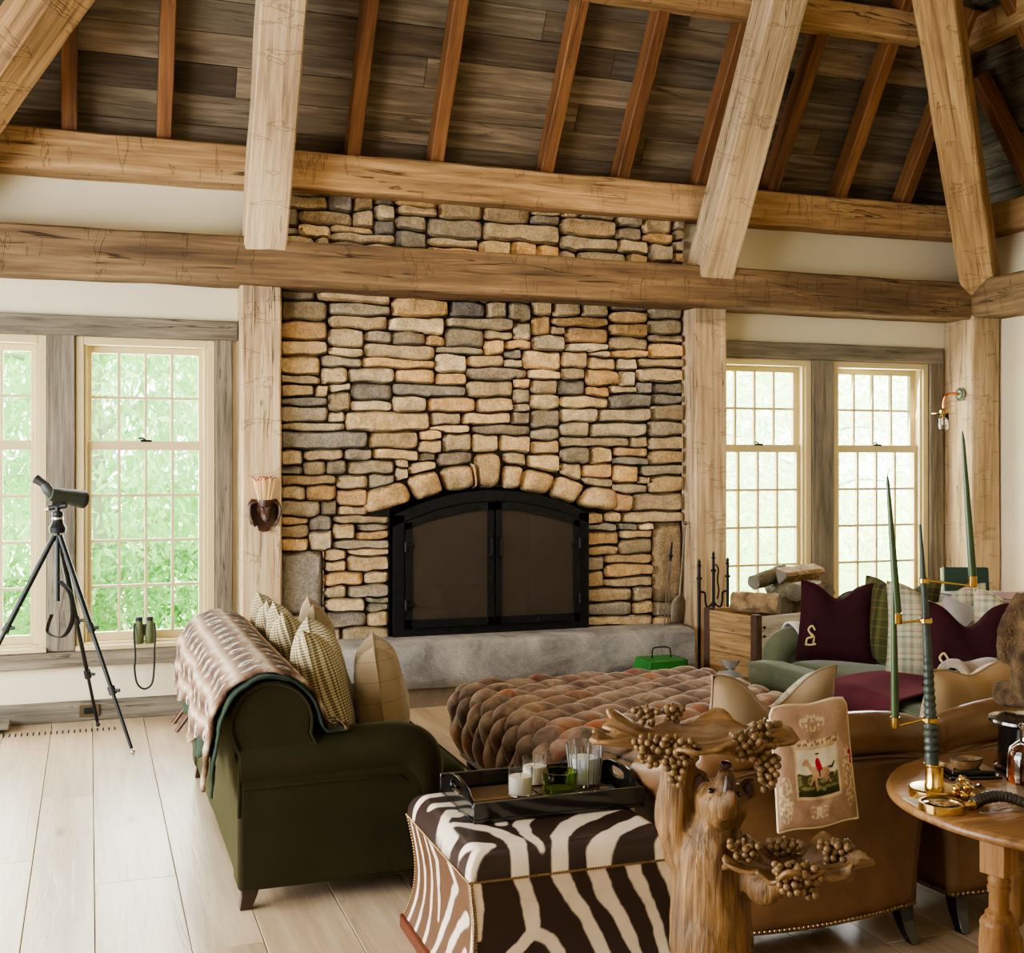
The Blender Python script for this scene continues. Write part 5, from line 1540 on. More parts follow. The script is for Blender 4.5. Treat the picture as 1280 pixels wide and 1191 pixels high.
# ------------------------------------------------------------------ fire tools on the hearth
sh = thing('fire_shovel', 'long-handled steel fire shovel leaning in the corner beside the right pillar', 'fire shovel', (4.085, 7.93, 0.456))
a = Vector((0, 0, 0)); b = Vector((0.115, 0.10, 0.74))
n_ = (b-a).normalized()
mb = MB(); mb.tube([a+(b-a)*t for t in (0.27, 0.6, 0.97)], [0.009, 0.0075, 0.0075], 10); mb.build('shaft', M['steel'], sh)
mb = MB(); mb.ball(b, 0.017, 12, 8); mb.build('knob', M['steel'], sh)
mb = MB()
def blade(u, v):
    w_ = 0.060*(1-0.45*max(0, v-0.72)/0.28*1.4); x = (2*u-1)*w_
    return tuple(a+(b-a)*(0.015+v*0.29)+Vector((x, -0.018*(1-(2*u-1)**2)+0.012, 0)))
mb.grid(blade, 12, 12); o = mb.build('blade', M['steel'], sh, angle=70); s_ = o.modifiers.new('t', 'SOLIDIFY'); s_.thickness = 0.004
tg = thing('fire_tongs', 'slim steel fire tongs leaning against the stone beside the shovel', 'fire tongs', (3.975, 7.93, 0.456))
for o_ in (0.0, 0.028):
    mb = MB(); mb.tube([(o_, 0, 0.004), (0.055+o_*0.7, 0.055, 0.30), (0.105, 0.10, 0.50)], 0.0055, 8); mb.build('arm', M['steel'], tg)
mb = MB(); mb.tube([(0.098, 0.095, 0.46), (0.118, 0.105, 0.60)], [0.010, 0.007], 10); mb.ball((0.104, 0.098, 0.50), 0.017, 12, 8); mb.build('handle', M['iron'], tg)

fi = thing('fire_iron_stand', 'wrought iron stand of three spiked uprights between the wood crate and pillar', 'fire irons', (4.345, 7.86, 0))
def finial(mb, x, y, top, r=0.011):
    mb.lathe([(0, 0.0), (r*1.2, 0.0), (r, 0.05), (r, top-0.16), (r*1.9, top-0.152), (r*1.9, top-0.142), (r, top-0.135), (r*0.9, top-0.06), (r*1.7, top-0.052), (r*0.8, top-0.044), (r*1.1, top-0.025), (0, top)], 12, Matrix.Translation((x, y, 0)))
for x, t in ((-0.118, 0.945), (0.0, 1.00), (0.118, 0.955)):
    mb = MB(); finial(mb, x, 0, t); mb.build('upright', M['iron'], fi)
for sx in (-1, 1):
    mb = MB(); mb.tube(spline([(sx*0.118, 0, 0.70), (sx*0.075, -0.004, 0.69), (sx*0.07, -0.004, 0.63), (sx*0.055, -0.004, 0.585), (sx*0.02, 0, 0.60), (0, 0, 0.63)], 6), 0.008, 8); mb.build('scroll', M['iron'], fi)
mb = MB(); mb.box(-0.14, 0.14, -0.012, 0.012, 0.02, 0.04); mb.build('foot_bar', M['iron'], fi)
mb = MB(); mb.tube(spline([(0.018, 0, 0.90), (0.040, 0, 0.86), (0.034, 0, 0.78), (0.044, 0, 0.70), (0.03, 0, 0.64)], 6), 0.006, 8); mb.build('hook', M['iron'], fi)

# ------------------------------------------------------------------ crate with split logs
CW, CD, CB, CT = 0.95, 0.52, 0.17, 0.60
CA = R(13)
ct = thing('wood_crate', 'rough board crate with dark corner strips, filled with split logs', 'crate', (4.285, 7.16, 0), CA)
for k in range(3):
    z0 = CB+k*(CT-CB)/3; z1 = CB+(k+1)*(CT-CB)/3-0.004
    mb = MB(); mb.box(0, 0.02, 0.03, CD-0.03, z0, z1); mb.jitter(0.003, 5, k); mb.build('end_board', M['crate'], ct, bevel=0.003)
    mb = MB(); mb.box(0.05, CW-0.03, 0.0, 0.02, z0, z1); mb.build('front_board', M['crate_pale'], ct, bevel=0.003)
mb = MB(); mb.box(0.02, CW, CD-0.02, CD, CB, CT); mb.build('back_board', M['crate'], ct)
mb = MB(); mb.box(CW-0.02, CW, 0.02, CD-0.02, CB, CT); mb.build('end_board', M['crate'], ct)
mb = MB(); mb.box(0.02, CW-0.02, 0.02, CD-0.02, CB, CB+0.03); mb.build('bottom_board', M['crate'], ct)
for (x, y) in ((-0.006, -0.006), (-0.006, CD-0.05), (CW-0.05, -0.006), (CW-0.05, CD-0.05)):
    mb = MB(); mb.box(x, x+0.056, y, y+0.056, 0.0, CT+0.01); mb.build('corner_post', M['crate_edge'], ct, bevel=0.004)
for z in (0.30, 0.46, 0.52):
    mb = MB(); mb.lathe([(0, 0), (0.010, 0), (0.008, 0.008), (0, 0.010)], 10, Matrix.Translation((0.075, -0.001, z)) @ Matrix.Rotation(R(90), 4, 'X')); mb.build('bolt', M['iron'], ct)
def cr_pt(x, y, z): return (4.285+x*math.cos(CA)-y*math.sin(CA), 7.16+x*math.sin(CA)+y*math.cos(CA), z)
def log(label, x, y, z, ln, r, yaw, tilt=0.0, tri=False, m='bark'):
    if x > 0.3: x += 0.09; r *= 1.12
    t = thing('split_log', label, 'log', cr_pt(x, y, z), rot=(0, R(tilt), CA+R(yaw)), group='firewood piled in the crate')
    sd = x*31+z*17; mb = MB()
    n = 14; vs = []; fs = []
    for i in range(10):
        xx = -ln/2+ln*i/9
        for k in range(n):
            a = 2*PI*k/n; rr = r*(1+0.14*noise.noise(Vector((math.cos(a)*1.4+sd, math.sin(a)*1.4, xx*3))))
            if tri: rr = r*min(1.15, 0.62/max(0.35, abs(math.cos(((a+sd) % (2*PI/3))-PI/3))))
            vs.append((xx, rr*math.cos(a), rr*math.sin(a)))
    for i in range(9):
        for k in range(n): fs.append((i*n+k, i*n+(k+1) % n, (i+1)*n+(k+1) % n, (i+1)*n+k))
    mb.add(vs, fs); mb.jitter(0.006, 16, sd); mb.build('log_side', M[m], t, angle=40)
    for e, i in ((-1, 0), (1, 9)):
        g = MB(); g.add(mb.v[i*n:(i+1)*n], [tuple(range(n))]); g.v = [(p[0]+e*0.001, p[1], p[2]) for p in g.v]; g.build('cut_end', M['log_end'], t)
    return t
log('stout split log lying along the crate edge nearest the fire irons, its end grey', 0.18, 0.19, CT+0.062, 0.33, 0.072, -56, 0)
log('thick bark-covered log in the crate, just behind the stout front log', 0.40, 0.36, CT+0.005, 0.34, 0.070, 80, 0, m='bark_grey')
log('split log low in the pile beside the thick bark-covered one', 0.55, 0.26, CT-0.01, 0.36, 0.064, 74, 0, True)
log('pale wedge log standing up out of the pile', 0.60, 0.10, CT+0.07, 0.24, 0.045, 10, 72, True)
log('split log low in the pile near the sofa arm', 0.74, 0.27, CT-0.005, 0.36, 0.070, 84, 0, m='bark_grey')
log('rounded log in the second layer of the pile', 0.50, 0.32, CT+0.115, 0.36, 0.062, 70, 0, m='bark_grey')
log('wedge log in the second layer of the pile nearer the sofa', 0.67, 0.31, CT+0.120, 0.36, 0.062, 88, 0, True)
log('long pale log lying across the top of the pile', 0.64, 0.30, CT+0.235, 0.42, 0.055, 3, -2, True)
log('mossy bark log lying across the pile behind the stout front log', 0.42, 0.40, CT+0.21, 0.36, 0.050, 8, -9, m='bark_grey')
log('short log at the end of the pile by the maroon pillow', 0.82, 0.33, CT+0.12, 0.34, 0.055, 80, 0, True)

gb = thing('green_box', 'green painted wooden box with wire handle on the floor before the hearth', 'box', (3.50, 7.36, 0))
mb = MB(); mb.prism([(0.0, 0.0), (0.36, 0.0), (0.36, 0.30), (0.09, 0.30)], 0.0, 0.24); mb.build('box_body', M['green_paint'], gb, bevel=0.006)
mb = MB(); mb.box(0.362, 0.372, 0.0, 0.24, 0.0, 0.30); mb.build('end_panel', plain('dark_green_paint', S(20,72,28), 0.5, var=0.2), gb, bevel=0.003)
mb = MB(); mb.tube(spline([(0.16, 0.12, 0.30), (0.165, 0.12, 0.365), (0.22, 0.12, 0.375), (0.29, 0.12, 0.365), (0.30, 0.12, 0.30)], 5), 0.005, 8); mb.build('wire_handle', M['iron'], gb)
for x, z in ((0.16, 0.17), (0.24, 0.20), (0.14, 0.12)):
    mb = MB(); mb.ball((x, -0.001, z), (0.014, 0.003, 0.010), 10, 6); mb.build('rust_spot', M['rust'], gb)
pb = thing('plastic_bag', 'crumpled clear plastic bag with blue print on the floor by the crate', 'bag', (3.98, 6.98, 0))
mb = MB()
mb.lathe([(0, 0), (0.09, 0.005), (0.11, 0.08), (0.10, 0.18), (0.075, 0.25), (0.03, 0.29), (0.045, 0.345), (0.0, 0.33)], 26); mb.jitter(0.035, 11, 3); mb.build('bag', M['plastic'], pb, angle=20)
mb = MB(); mb.ball((0.02, -0.085, 0.20), (0.03, 0.02, 0.03), 12, 8); mb.build('blue_print', plain('blue_print', S(60,84,160), 0.5), pb)
mb = MB(); mb.tube([(0, 0, 0.285), (0.002, 0, 0.298)], 0.032, 12); mb.build('bag_tie', M['black_rubber'], pb)

# folding stool behind the dark green sofa; low wooden block at the left wall
st = thing('folding_stool', 'reddish wooden folding stool half hidden behind the dark green sofa by the windows', 'stool', (0.50, 7.60, 0))
for k, y in enumerate((0.0, 0.26)):
    for s_ in (-1, 1):
        mb = MB(); x0, x1 = (0.0, 0.30) if s_ > 0 else (0.30, 0.0)
        mb.tube([(x0, y+0.012*s_, 0.0), (x1, y+0.012*s_, 0.40)], 0.014, 8); mb.build('leg', M['red_wood'], st)
mb = MB(); mb.grid(lambda u, v: (ease(0.0, 0.30, u), ease(0, 0.26, v), 0.40-0.05*(1-(2*u-1)**2)), 12, 6); o = mb.build('seat', M['dark_leather'], st); s_ = o.modifiers.new('t', 'SOLIDIFY'); s_.thickness = 0.008
wb = thing('wooden_step', 'low worn wooden step on the floor against the left baseboard', 'step', (-0.92, 7.88, 0))
mb = MB(); mb.box(0, 0.46, 0, 0.20, 0.028, 0.055); mb.build('top_board', M['grey_board'], wb, bevel=0.006)
for x in (0.04, 0.36):
    mb = MB(); mb.box(x, x+0.03, 0.02, 0.18, 0, 0.03); mb.build('runner', M['grey_board'], wb)

# ------------------------------------------------------------------ console with books behind the sage sofa
cs = thing('console_table', 'narrow wooden console behind the sage sofa holding books', 'console table', (4.80, 4.95, 0))
mb = MB(); mb.box(0, 0.42, 0, 1.35, 0.755, 0.79); mb.build('table_top', M['leg_dark'], cs, bevel=0.004)
for x in (0.02, 0.36):
    for y in (0.03, 1.28):
        mb = MB(); mb.box(x, x+0.04, y, y+0.04, 0, 0.755); mb.build('leg', M['leg_dark'], cs)
gk = thing('green_book', 'dark green cloth-bound book with round gilt crest standing upright on the console', 'book', (4.90, 6.00, 0.79), R(-24), rot=(R(-8), 0, R(-24)))
mb = MB(); mb.box(0, 0.27, 0, 0.05, 0, 0.225); mb.build('cover', M['book_green'], gk, bevel=0.012, seg=3)
mb = MB(); mb.box(-0.008, 0.012, 0.006, 0.044, 0.004, 0.221); mb.build('page_edges', plain('pale_edges', S(206,220,160), 0.6), gk)
for r in (0.034, 0.028):
    mb = MB(); mb.tube([(0.165+r*math.cos(2*PI*i/28), -0.001, 0.105+r*math.sin(2*PI*i/28)) for i in range(29)], 0.0018, 6, False); mb.build('gilt_ring', M['gold'], gk)
mb = MB(); mb.tube([(0.148, -0.001, 0.092), (0.155, -0.001, 0.120), (0.165, -0.001, 0.098), (0.175, -0.001, 0.120), (0.182, -0.001, 0.092)], 0.003, 6); mb.build('gilt_crest', M['gold'], gk)
pbk = thing('large_book', 'big plum-covered book with pale page block lying on the console', 'book', (4.80, 5.36, 0.79), R(-6))
mb = MB(); mb.box(0.005, 0.415, 0.0, 0.31, 0.006, 0.094); mb.build('page_block', M['paper'], pbk)
mb = MB(); mb.box(0, 0.42, -0.005, 0.315, 0.094, 0.104); mb.build('top_cover', M['plum_cover'], pbk, bevel=0.002)
mb = MB(); mb.box(0, 0.42, -0.005, 0.315, 0.0, 0.006); mb.build('bottom_cover', M['plum_cover'], pbk)
pb2 = thing('grey_book', 'pale grey book lying on the console between the green and plum books', 'book', (4.81, 5.70, 0.79), R(4))
mb = MB(); mb.box(0, 0.38, 0, 0.25, 0.005, 0.075); mb.build('page_block', M['paper'], pb2)
mb = MB(); mb.box(-0.004, 0.384, -0.004, 0.254, 0.075, 0.083); mb.build('top_cover', M['grey_cloth'], pb2)
mb = MB(); mb.box(-0.004, 0.384, -0.004, 0.254, 0.0, 0.005); mb.build('bottom_cover', M['grey_cloth'], pb2)

# ------------------------------------------------------------------ woven picture cushion hung on the leather chair
pc = thing('picture_cushion', 'beige woven cushion with a red-coated rider picture, hung over the leather chair back', 'cushion', (2.18, 3.265, 0.500), rot=(R(-3), R(-4), R(-2)))
PW, PH = 0.275, 0.385
HORSE = [(0.12,0.70),(0.20,0.78),(0.27,0.80),(0.30,0.74),(0.38,0.64),(0.60,0.60),(0.74,0.60),(0.80,0.50),(0.78,0.40),(0.70,0.42),(0.55,0.38),(0.40,0.40),(0.33,0.52),(0.26,0.64),(0.17,0.64)]
LEGS = [((0.40,0.42),(0.30,0.24)),((0.44,0.40),(0.46,0.15)),((0.70,0.44),(0.80,0.26)),((0.66,0.42),(0.70,0.30))]
COAT = [(0.47,0.56),(0.46,0.74),(0.50,0.82),(0.56,0.80),(0.60,0.66),(0.62,0.56)]
def inside(P, x, y):
    r = False; j = len(P)-1
    for i in range(len(P)):
        if (P[i][1] > y) != (P[j][1] > y) and x < (P[j][0]-P[i][0])*(y-P[i][1])/(P[j][1]-P[i][1])+P[i][0]: r = not r
        j = i
    return r
def cushion_col(u, v):
    base = S(168,138,114); px, py = (u-0.24)/0.53, (v-0.26)/0.385
    if 0 <= px <= 1 and 0 <= py <= 1:
        # flat hunting picture: pale sky, dark green ground, grey horse, red coat
        n_ = noise.noise(Vector((px*9, py*14, 1)))
        c = S(214,204,182) if py > 0.46+0.04*n_ else (S(78,78,46) if n_ > -0.1 else S(128,124,84))
        if py < 0.12+0.05*n_: c = S(58,58,36)
        if inside(HORSE, px, py): c = S(184,146,116)
        for a, b in LEGS:
            if seg_d(px, py, [(a[0], a[1], 0.028), (b[0], b[1], 0.018)]) < 0: c = S(178,140,110)
        if seg_d(px, py, [(0.78,0.58,0.02), (0.86,0.56,0.03), (0.95,0.66,0.012)]) < 0: c = S(70,62,58)
        if inside(COAT, px, py): c = S(168,42,58)
        if seg_d(px, py, [(0.53,0.86,0.022), (0.53,0.88,0.022)]) < 0: c = S(214,180,150)
        if seg_d(px, py, [(0.49,0.905,0.018), (0.56,0.905,0.018)]) < 0: c = S(44,40,40)
        if seg_d(px, py, [(0.53,0.56,0.022), (0.54,0.42,0.016)]) < 0: c = S(60,52,48)
        return c
    if -0.05 <= px <= 1.05 and -0.06 <= py <= 1.06: return S(196,172,136)
    if -0.09 <= px <= 1.09 and 1.06 < py <= 1.20:
        return S(204,180,144) if noise.noise(Vector((u*36, v*36, 0))) > -0.12 else S(140,110,84)
    # pale scroll ornaments round the picture
    o = noise.noise(Vector((abs(u-0.49)*30, v*30, 4.0)))
    for (cx_, cy_, rx, ry) in ((0.49, 0.86, 0.17, 0.07), (0.49, 0.13, 0.16, 0.055), (0.09, 0.25, 0.08, 0.2), (0.91, 0.36, 0.07, 0.26)):
        if ((u-cx_)/rx)**2+((v-cy_)/ry)**2 < 1 and o > 0.02: return S(202,182,148)
    if 0.93 < u and 0.44 < v < 0.58: return S(168,46,80)
    k = 1+0.1*noise.noise(Vector((u*6, v*6, 9)))
    return tuple(c*k for c in base)
def cush_shape(u, v, sgn):
    x = (u-0.5)*PW*(1+0.04*(1-v)-0.03*math.sin(PI*v)); z = v*PH
    if v > 0.93: x *= 1-0.09*((v-0.93)/0.07)**2
    e = (max(0, 1-abs(2*u-1)**5)*max(0, 1-abs(2*v-1)**5))**0.5
    return (x, sgn*(0.022*e+0.004*noise.noise(Vector((x*20, z*20, sgn)))*e), z+0.004*math.sin(u*9))
mb = MB(); mb.vc = []
def cf(u, v): mb.vc.append(cushion_col(u, v)); return cush_shape(u, v, -1)
mb.grid(cf, 120, 165); mb.build('woven_front', M['paint_attr'], pc, angle=80)
mb = MB(); mb.grid(lambda u, v: cush_shape(u, v, 1), 24, 30, flip=True); mb.build('plaid_back', M['green_plaid'], pc, angle=80)
mb = MB(); lp = []
for k in range(81):
    q, s_ = (k//20) % 4, (k % 20)/20
    u, v = ((s_, 0), (1, s_), (1-s_, 1), (0, 1-s_))[q]; lp.append(cush_shape(u, v, -1))
mb.tube(lp, 0.005, 7, False); mb.build('cord_edge', plain('cushion_cord', S(206,186,152), 0.9), pc)

# ------------------------------------------------------------------ carved bear with leaf trays
be = thing('carved_bear', 'carved wooden bear standing upright, holding two grape-leaf trays', 'sculpture', (1.412, 2.578, 0), R(-19.4-9.3))
mb = MB()
mb.tube(spline([(0.0, 0.01, 0.10), (0.005, 0.01, 0.25), (0.008, 0.005, 0.42), (0.004, 0.0, 0.58), (0.002, 0.0, 0.68), (0.012, -0.005, 0.76), (0.025, -0.012, 0.80)], 5),
        [0.10+0.006*math.sin(i*0.35) if i < 12 else ease(0.102, 0.088, (i-12)/9) if i < 22 else ease(0.088, 0.052, (i-22)/8) for i in range(31)], 20)
mb.ball((0.0, 0.0, 0.70), (0.108, 0.075, 0.075)); mb.ball((0.0, -0.03, 0.50), (0.085, 0.08, 0.15))
for sx in (-1, 1):
    mb.tube(spline([(sx*0.045, 0.0, 0.34), (sx*0.062, -0.03, 0.20), (sx*0.060, -0.01, 0.08), (sx*0.062, -0.03, 0.045)], 5), [0.075, 0.078, 0.078, 0.075, 0.070, 0.066, 0.062, 0.058, 0.054, 0.050, 0.047, 0.045, 0.044, 0.044, 0.044, 0.044], 14)
    mb.ball((sx*0.062, -0.07, 0.035), (0.045, 0.075, 0.034))
# head tipped back, muzzle up, mouth open
mb.ball((0.030, -0.030, 0.830), (0.062, 0.060, 0.062)); mb.ball((0.036, -0.062, 0.842), (0.048, 0.04, 0.045))
mb.tube([(0.034, -0.045, 0.850), (0.037, -0.052, 0.890), (0.040, -0.054, 0.925)], [0.036, 0.027, 0.018], 14)
mb.tube([(0.042, -0.070, 0.832), (0.052, -0.094, 0.862), (0.056, -0.100, 0.888)], [0.026, 0.017, 0.011], 12)
for ex, ez in ((-0.024, 0.884), (0.094, 0.868)): mb.ball((ex, -0.012, ez), (0.026, 0.012, 0.030))
# raised arm and the outstretched arm, each with a paw
mb.tube(spline([(-0.055, 0.0, 0.70), (-0.082, -0.005, 0.78), (-0.078, -0.01, 0.87), (-0.068, -0.02, 0.936)], 6), [0.052-0.0009*i for i in range(19)], 16)
mb.ball((-0.066, -0.025, 0.948), (0.042, 0.042, 0.028))
mb.tube(spline([(0.06, -0.01, 0.715), (0.098, -0.035, 0.685), (0.13, -0.07, 0.652), (0.160, -0.085, 0.675)], 6), [0.050-0.0009*i for i in range(19)], 16)
mb.ball((0.178, -0.090, 0.682), (0.050, 0.040, 0.024))
body = mb.build('body', M['carved'], be); fuse(body, 0.0075, 5)
displace(body, lambda p: 0.0038*noise.noise(Vector((p[0]*100, p[1]*100, p[2]*20)))+0.0035*noise.noise(Vector((p[0]*22, p[1]*22, p[2]*9))))
for ex, ez, s_ in ((-0.024, 0.884, -1), (0.094, 0.868, 1)):
    mb = MB(); mb.ball((ex-0.001*s_, -0.0235, ez-0.002), (0.015, 0.004, 0.019), 14, 10); mb.build('inner_ear', M['dark_carved'], body)
for ex in (0.008, 0.062):
    mb = MB(); mb.ball((ex-0.004 if ex < .03 else ex+0.008, -0.072, 0.874-(ex-0.03)*0.1), 0.0065, 12, 8); mb.build('eye', M['black_gloss'], body)
mb = MB(); mb.ball((0.040, -0.060, 0.936), (0.015, 0.012, 0.010), 14, 10); mb.build('nose', M['dark_carved'], body)
mb = MB(); mb.tube([(0.042, -0.076, 0.868), (0.046, -0.080, 0.890), (0.046, -0.074, 0.914)], [0.014, 0.013, 0.008], 10); mb.build('mouth', M['dark_carved'], body)
for px_, py_, pz_, dx in ((-0.066, -0.060, 0.946, 0), (0.188, -0.130, 0.680, 0.0)):
    for k in range(4):
        mb = MB(); mb.tube([(px_-0.027+k*0.018, py_, pz_), (px_-0.027+k*0.018, py_-0.014, pz_+0.006), (px_-0.027+k*0.018, py_-0.022, pz_-0.004)], [0.006, 0.005, 0.002], 8); mb.build('claw', M['dark_carved'], body)
mb = MB(); mb.lathe([(0, 0), (0.22, 0), (0.225, 0.02), (0.19, 0.04), (0.17, 0.06), (0, 0.07)], 28); mb.jitter(0.012, 8); mb.build('base', M['carved'], be)
def leaf_tray(name, cx_, cy_, cz_, rx, ry, rot, seed, tilt=(0, 0)):
    mb = MB(); nr, na = 14, 96; vs = [(0, 0, 0)]; fs = []
    for i in range(1, nr+1):
        t = i/nr
        for k in range(na):
            a = 2*PI*k/na
            lob = 1+0.16*math.cos(5*a+seed)+0.07*math.cos(13*a+seed*2)*t+0.03*math.sin(29*a)*t
            x, y = rx*t*lob*math.cos(a), ry*t*lob*math.sin(a)
            z = 0.030*t**2+0.016*t**3*math.sin(5*a+seed+1.0)+0.012*t**4*math.sin(11*a+seed) - 0.0035*math.exp(-((((a*5+seed) % (2*PI))-PI)/0.5)**2)*(1-t)
            vs.append((x, y, z))
    for k in range(na): fs.append((0, 1+k, 1+(k+1) % na))
    for i in range(nr-1):
        for k in range(na): fs.append((1+i*na+k, 1+(i+1)*na+k, 1+(i+1)*na+(k+1) % na, 1+i*na+(k+1) % na))
    mb.add(vs, fs, Matrix.Translation((cx_, cy_, cz_)) @ Matrix.Rotation(tilt[0], 4, 'X') @ Matrix.Rotation(tilt[1], 4, 'Y') @ Matrix.Rotation(rot, 4, 'Z'))
    o = mb.build(name, M['leaf_wood'], be, angle=70); s_ = o.modifiers.new('t', 'SOLIDIFY'); s_.thickness = 0.010; s_.offset = -1
    return o
ut = leaf_tray('upper_leaf_tray', -0.055, -0.03, 0.972, 0.215, 0.115, 0.0, 0.6, (R(6), R(0)))
lt = leaf_tray('lower_leaf_tray', 0.200, -0.075, 0.702, 0.150, 0.085, 0.1, 2.2, (R(8), R(-3)))
def grapes(x, y, z, n, sx, sz, parent, seed, r=0.0088, drop=0.0):
    g = random.Random(seed); mb = MB(); pts = []
    tries = 0
    while len(pts) < n and tries < 3000:
        tries += 1
        t = g.random(); w = sx*(1-0.6*t)
        p = Vector((x+g.uniform(-w, w)+drop*t, y+g.uniform(-0.020, 0.020)*(1-0.4*t), z-t*sz))
        if all((p-q).length > r*1.55 for q in pts): pts.append(p)
    for p in pts: mb.ball(p, r*g.uniform(0.9, 1.1), 10, 7)
    mb.tube([(x, y, z+0.012), (x+drop*0.3, y, z-sz*0.4)], 0.004, 6)
    mb.build('grape_cluster', M['grape'], parent)
for i, (x, y, z, n, sx, sz) in enumerate([(-0.150, 0.02, 1.066, 18, 0.030, 0.036), (-0.088, 0.03, 1.070, 16, 0.026, 0.034), (-0.135, -0.125, 1.028, 26, 0.040, 0.060), (-0.075, -0.13, 1.030, 44, 0.034, 0.110), (-0.04, -0.125, 1.02, 14, 0.02, 0.04),
                                          (0.085, -0.09, 1.036, 28, 0.036, 0.060), (0.130, -0.06, 1.058, 30, 0.036, 0.080), (0.135, -0.07, 0.985, 34, 0.030, 0.080)]):
    grapes(x, y, z-0.021, n, sx, sz, ut, 10+i)
for i, (x, y, z, n, sx, sz) in enumerate([(0.080, -0.10, 0.742, 24, 0.036, 0.034), (0.190, -0.025, 0.728, 26, 0.044, 0.028), (0.195, -0.155, 0.712, 34, 0.038, 0.060), (0.240, -0.145, 0.714, 34, 0.036, 0.070), (0.315, -0.06, 0.742, 30, 0.034, 0.055), (0.350, -0.03, 0.732, 24, 0.024, 0.080)]):
    grapes(0.08+(x-0.08)*0.88, y, z+0.022, n, sx, sz, lt, 40+i)
# ------------------------------------------------------------------ round table and what stands on it
TC = Vector((2.77, 2.77, 0)); TR = 0.565; TH = 0.672
tb = thing('round_table', 'old round pine table with turned barrel legs, holding the horn candelabrum', 'table', (TC.x, TC.y, 0))
mb = MB(); mb.lathe([(0, TH-0.034), (TR-0.02, TH-0.034), (TR-0.004, TH-0.028), (TR, TH-0.018), (TR-0.006, TH-0.005), (TR-0.016, TH), (0, TH)], 96)
mb.v = [(x, y, z+0.003*noise.noise(Vector((x*6, y*6, 0)))*(1 if math.hypot(x, y) > TR-0.05 else 0)) for x, y, z in mb.v]
mb.build('table_top', M['table_wood'], tb, angle=50)
for k in range(4):
    a = R(-19.4)+k*PI/2+R(45)
    lx, ly = 0.36*math.cos(a-R(90)-R(0)), 0.36*math.sin(a-R(90))
LEGP = [(-0.475, -0.175), (0.389, -0.324), (0.155, 0.482)]
prof = [(0, 0), (0.030, 0.0), (0.040, 0.02), (0.040, 0.05), (0.028, 0.065), (0.026, 0.085), (0.040, 0.10), (0.047, 0.14), (0.049, 0.20), (0.0505, 0.255), (0.0535, 0.26), (0.0535, 0.268), (0.0505, 0.273), (0.0515, 0.34), (0.048, 0.385), (0.050, 0.392), (0.046, 0.402), (0.036, 0.412), (0.036, 0.420), (0.026, 0.430), (0.0255, 0.47), (0.030, 0.478), (0.030, 0.486), (0.026, 0.490), (0.030, 0.502), (0.026, 0.512), (0.026, 0.522), (0, 0.522)]
for (x, y) in LEGP:
    mb = MB(); mb.lathe([(r, z*0.555/0.522) for r, z in prof], 28, Matrix.Translation((x, y, 0))); lg = mb.build('leg', M['turned_wood'], tb)
    mb = MB(); a = math.atan2(y, x); mb.box(-0.036, 0.036, -0.036, 0.036, 0.552, TH-0.034, Matrix.Translation((x, y, 0)) @ Matrix.Rotation(R(18), 4, 'Z')); mb.build('leg_block', M['turned_wood'], lg, bevel=0.003)
for i in range(3):
    p, q = Vector((*LEGP[i], 0)), Vector((*LEGP[(i+1) % 3], 0)); d = q-p; L = d.length
    mb = MB(); mb.box(0.03, L-0.03, -0.014, 0.014, 0.566, TH-0.034, Matrix.Translation(p) @ Matrix.Rotation(math.atan2(d.y, d.x), 4, 'Z')); mb.build('apron', M['table_wood'], tb, bevel=0.002)

# horn candelabrum
cd = thing('horn_candelabrum', 'tall ribbed horn candelabrum with brass arms and base on the round table', 'candelabrum', (2.335, 2.905, TH))
mb = MB(); mb.lathe([(0, 0), (0.070, 0), (0.072, 0.004), (0.072, 0.024), (0.068, 0.028), (0.026, 0.030), (0, 0.030)], 40); mb.build('base', M['brass'], cd)
mb = MB(); mb.lathe([(0, 0.030), (0.028, 0.030), (0.028, 0.036), (0.0255, 0.040), (0.0265, 0.088), (0.030, 0.092), (0.030, 0.097), (0.018, 0.097), (0, 0.097)], 32); mb.build('socket', M['brass'], cd)
mb = MB(); hp = []; hr = []
for i in range(140):
    t = i/139; z = 0.092+t*0.705
    x = -0.008-0.034*t**1.3
    r = 0.0205*(1-t*0.88)**0.8
    if t < 0.48 and t > 0.05: r *= 1+0.11*math.sin(t*2*PI*44*0.75)*min(1, (0.48-t)/0.1)
    hp.append(RV*x+UV*z); hr.append(r)
mb.tube(hp, hr, 16); mb.build('horn', M['horn'], cd)
def hx(z): 
    t = (z-0.092)/0.705; return RV*(-0.008-0.034*t**1.3)+UV*z
ARMS = [(0.225, RV*-0.115+UV*0.204), (0.515, RV*-0.108+UV*0.508), (0.632, RV*0.112+UV*0.616)]
cups = []
for z, e in ARMS:
    b = hx(z); t = (z-0.092)/0.705; r = 0.0205*(1-t*0.88)**0.8+0.003
    mb = MB(); mb.lathe([(r, -0.008), (r+0.004, -0.006), (r+0.004, 0.006), (r, 0.008)], 24, Matrix.Translation(b)); rg_ = mb.build('brass_band', M['brass'], cd)
    d = (Vector((e.x, e.y, 0))-Vector((b.x, b.y, 0))).normalized()
    mb = MB(); mb.tube([b+d*r, b+d*r+(e-b-d*r)*0.5, e], 0.0035, 8); mb.build('arm', M['brass'], rg_)
    mb = MB(); mb.lathe([(0, -0.004), (0.011, -0.003), (0.013, 0.0), (0.0125, 0.026), (0.0135, 0.029), (0.0, 0.029)], 20, Matrix.Translation(e)); mb.build('candle_cup', M['brass'], rg_)
    cups.append(e+Vector((2.335, 2.905, TH+0.0295)))
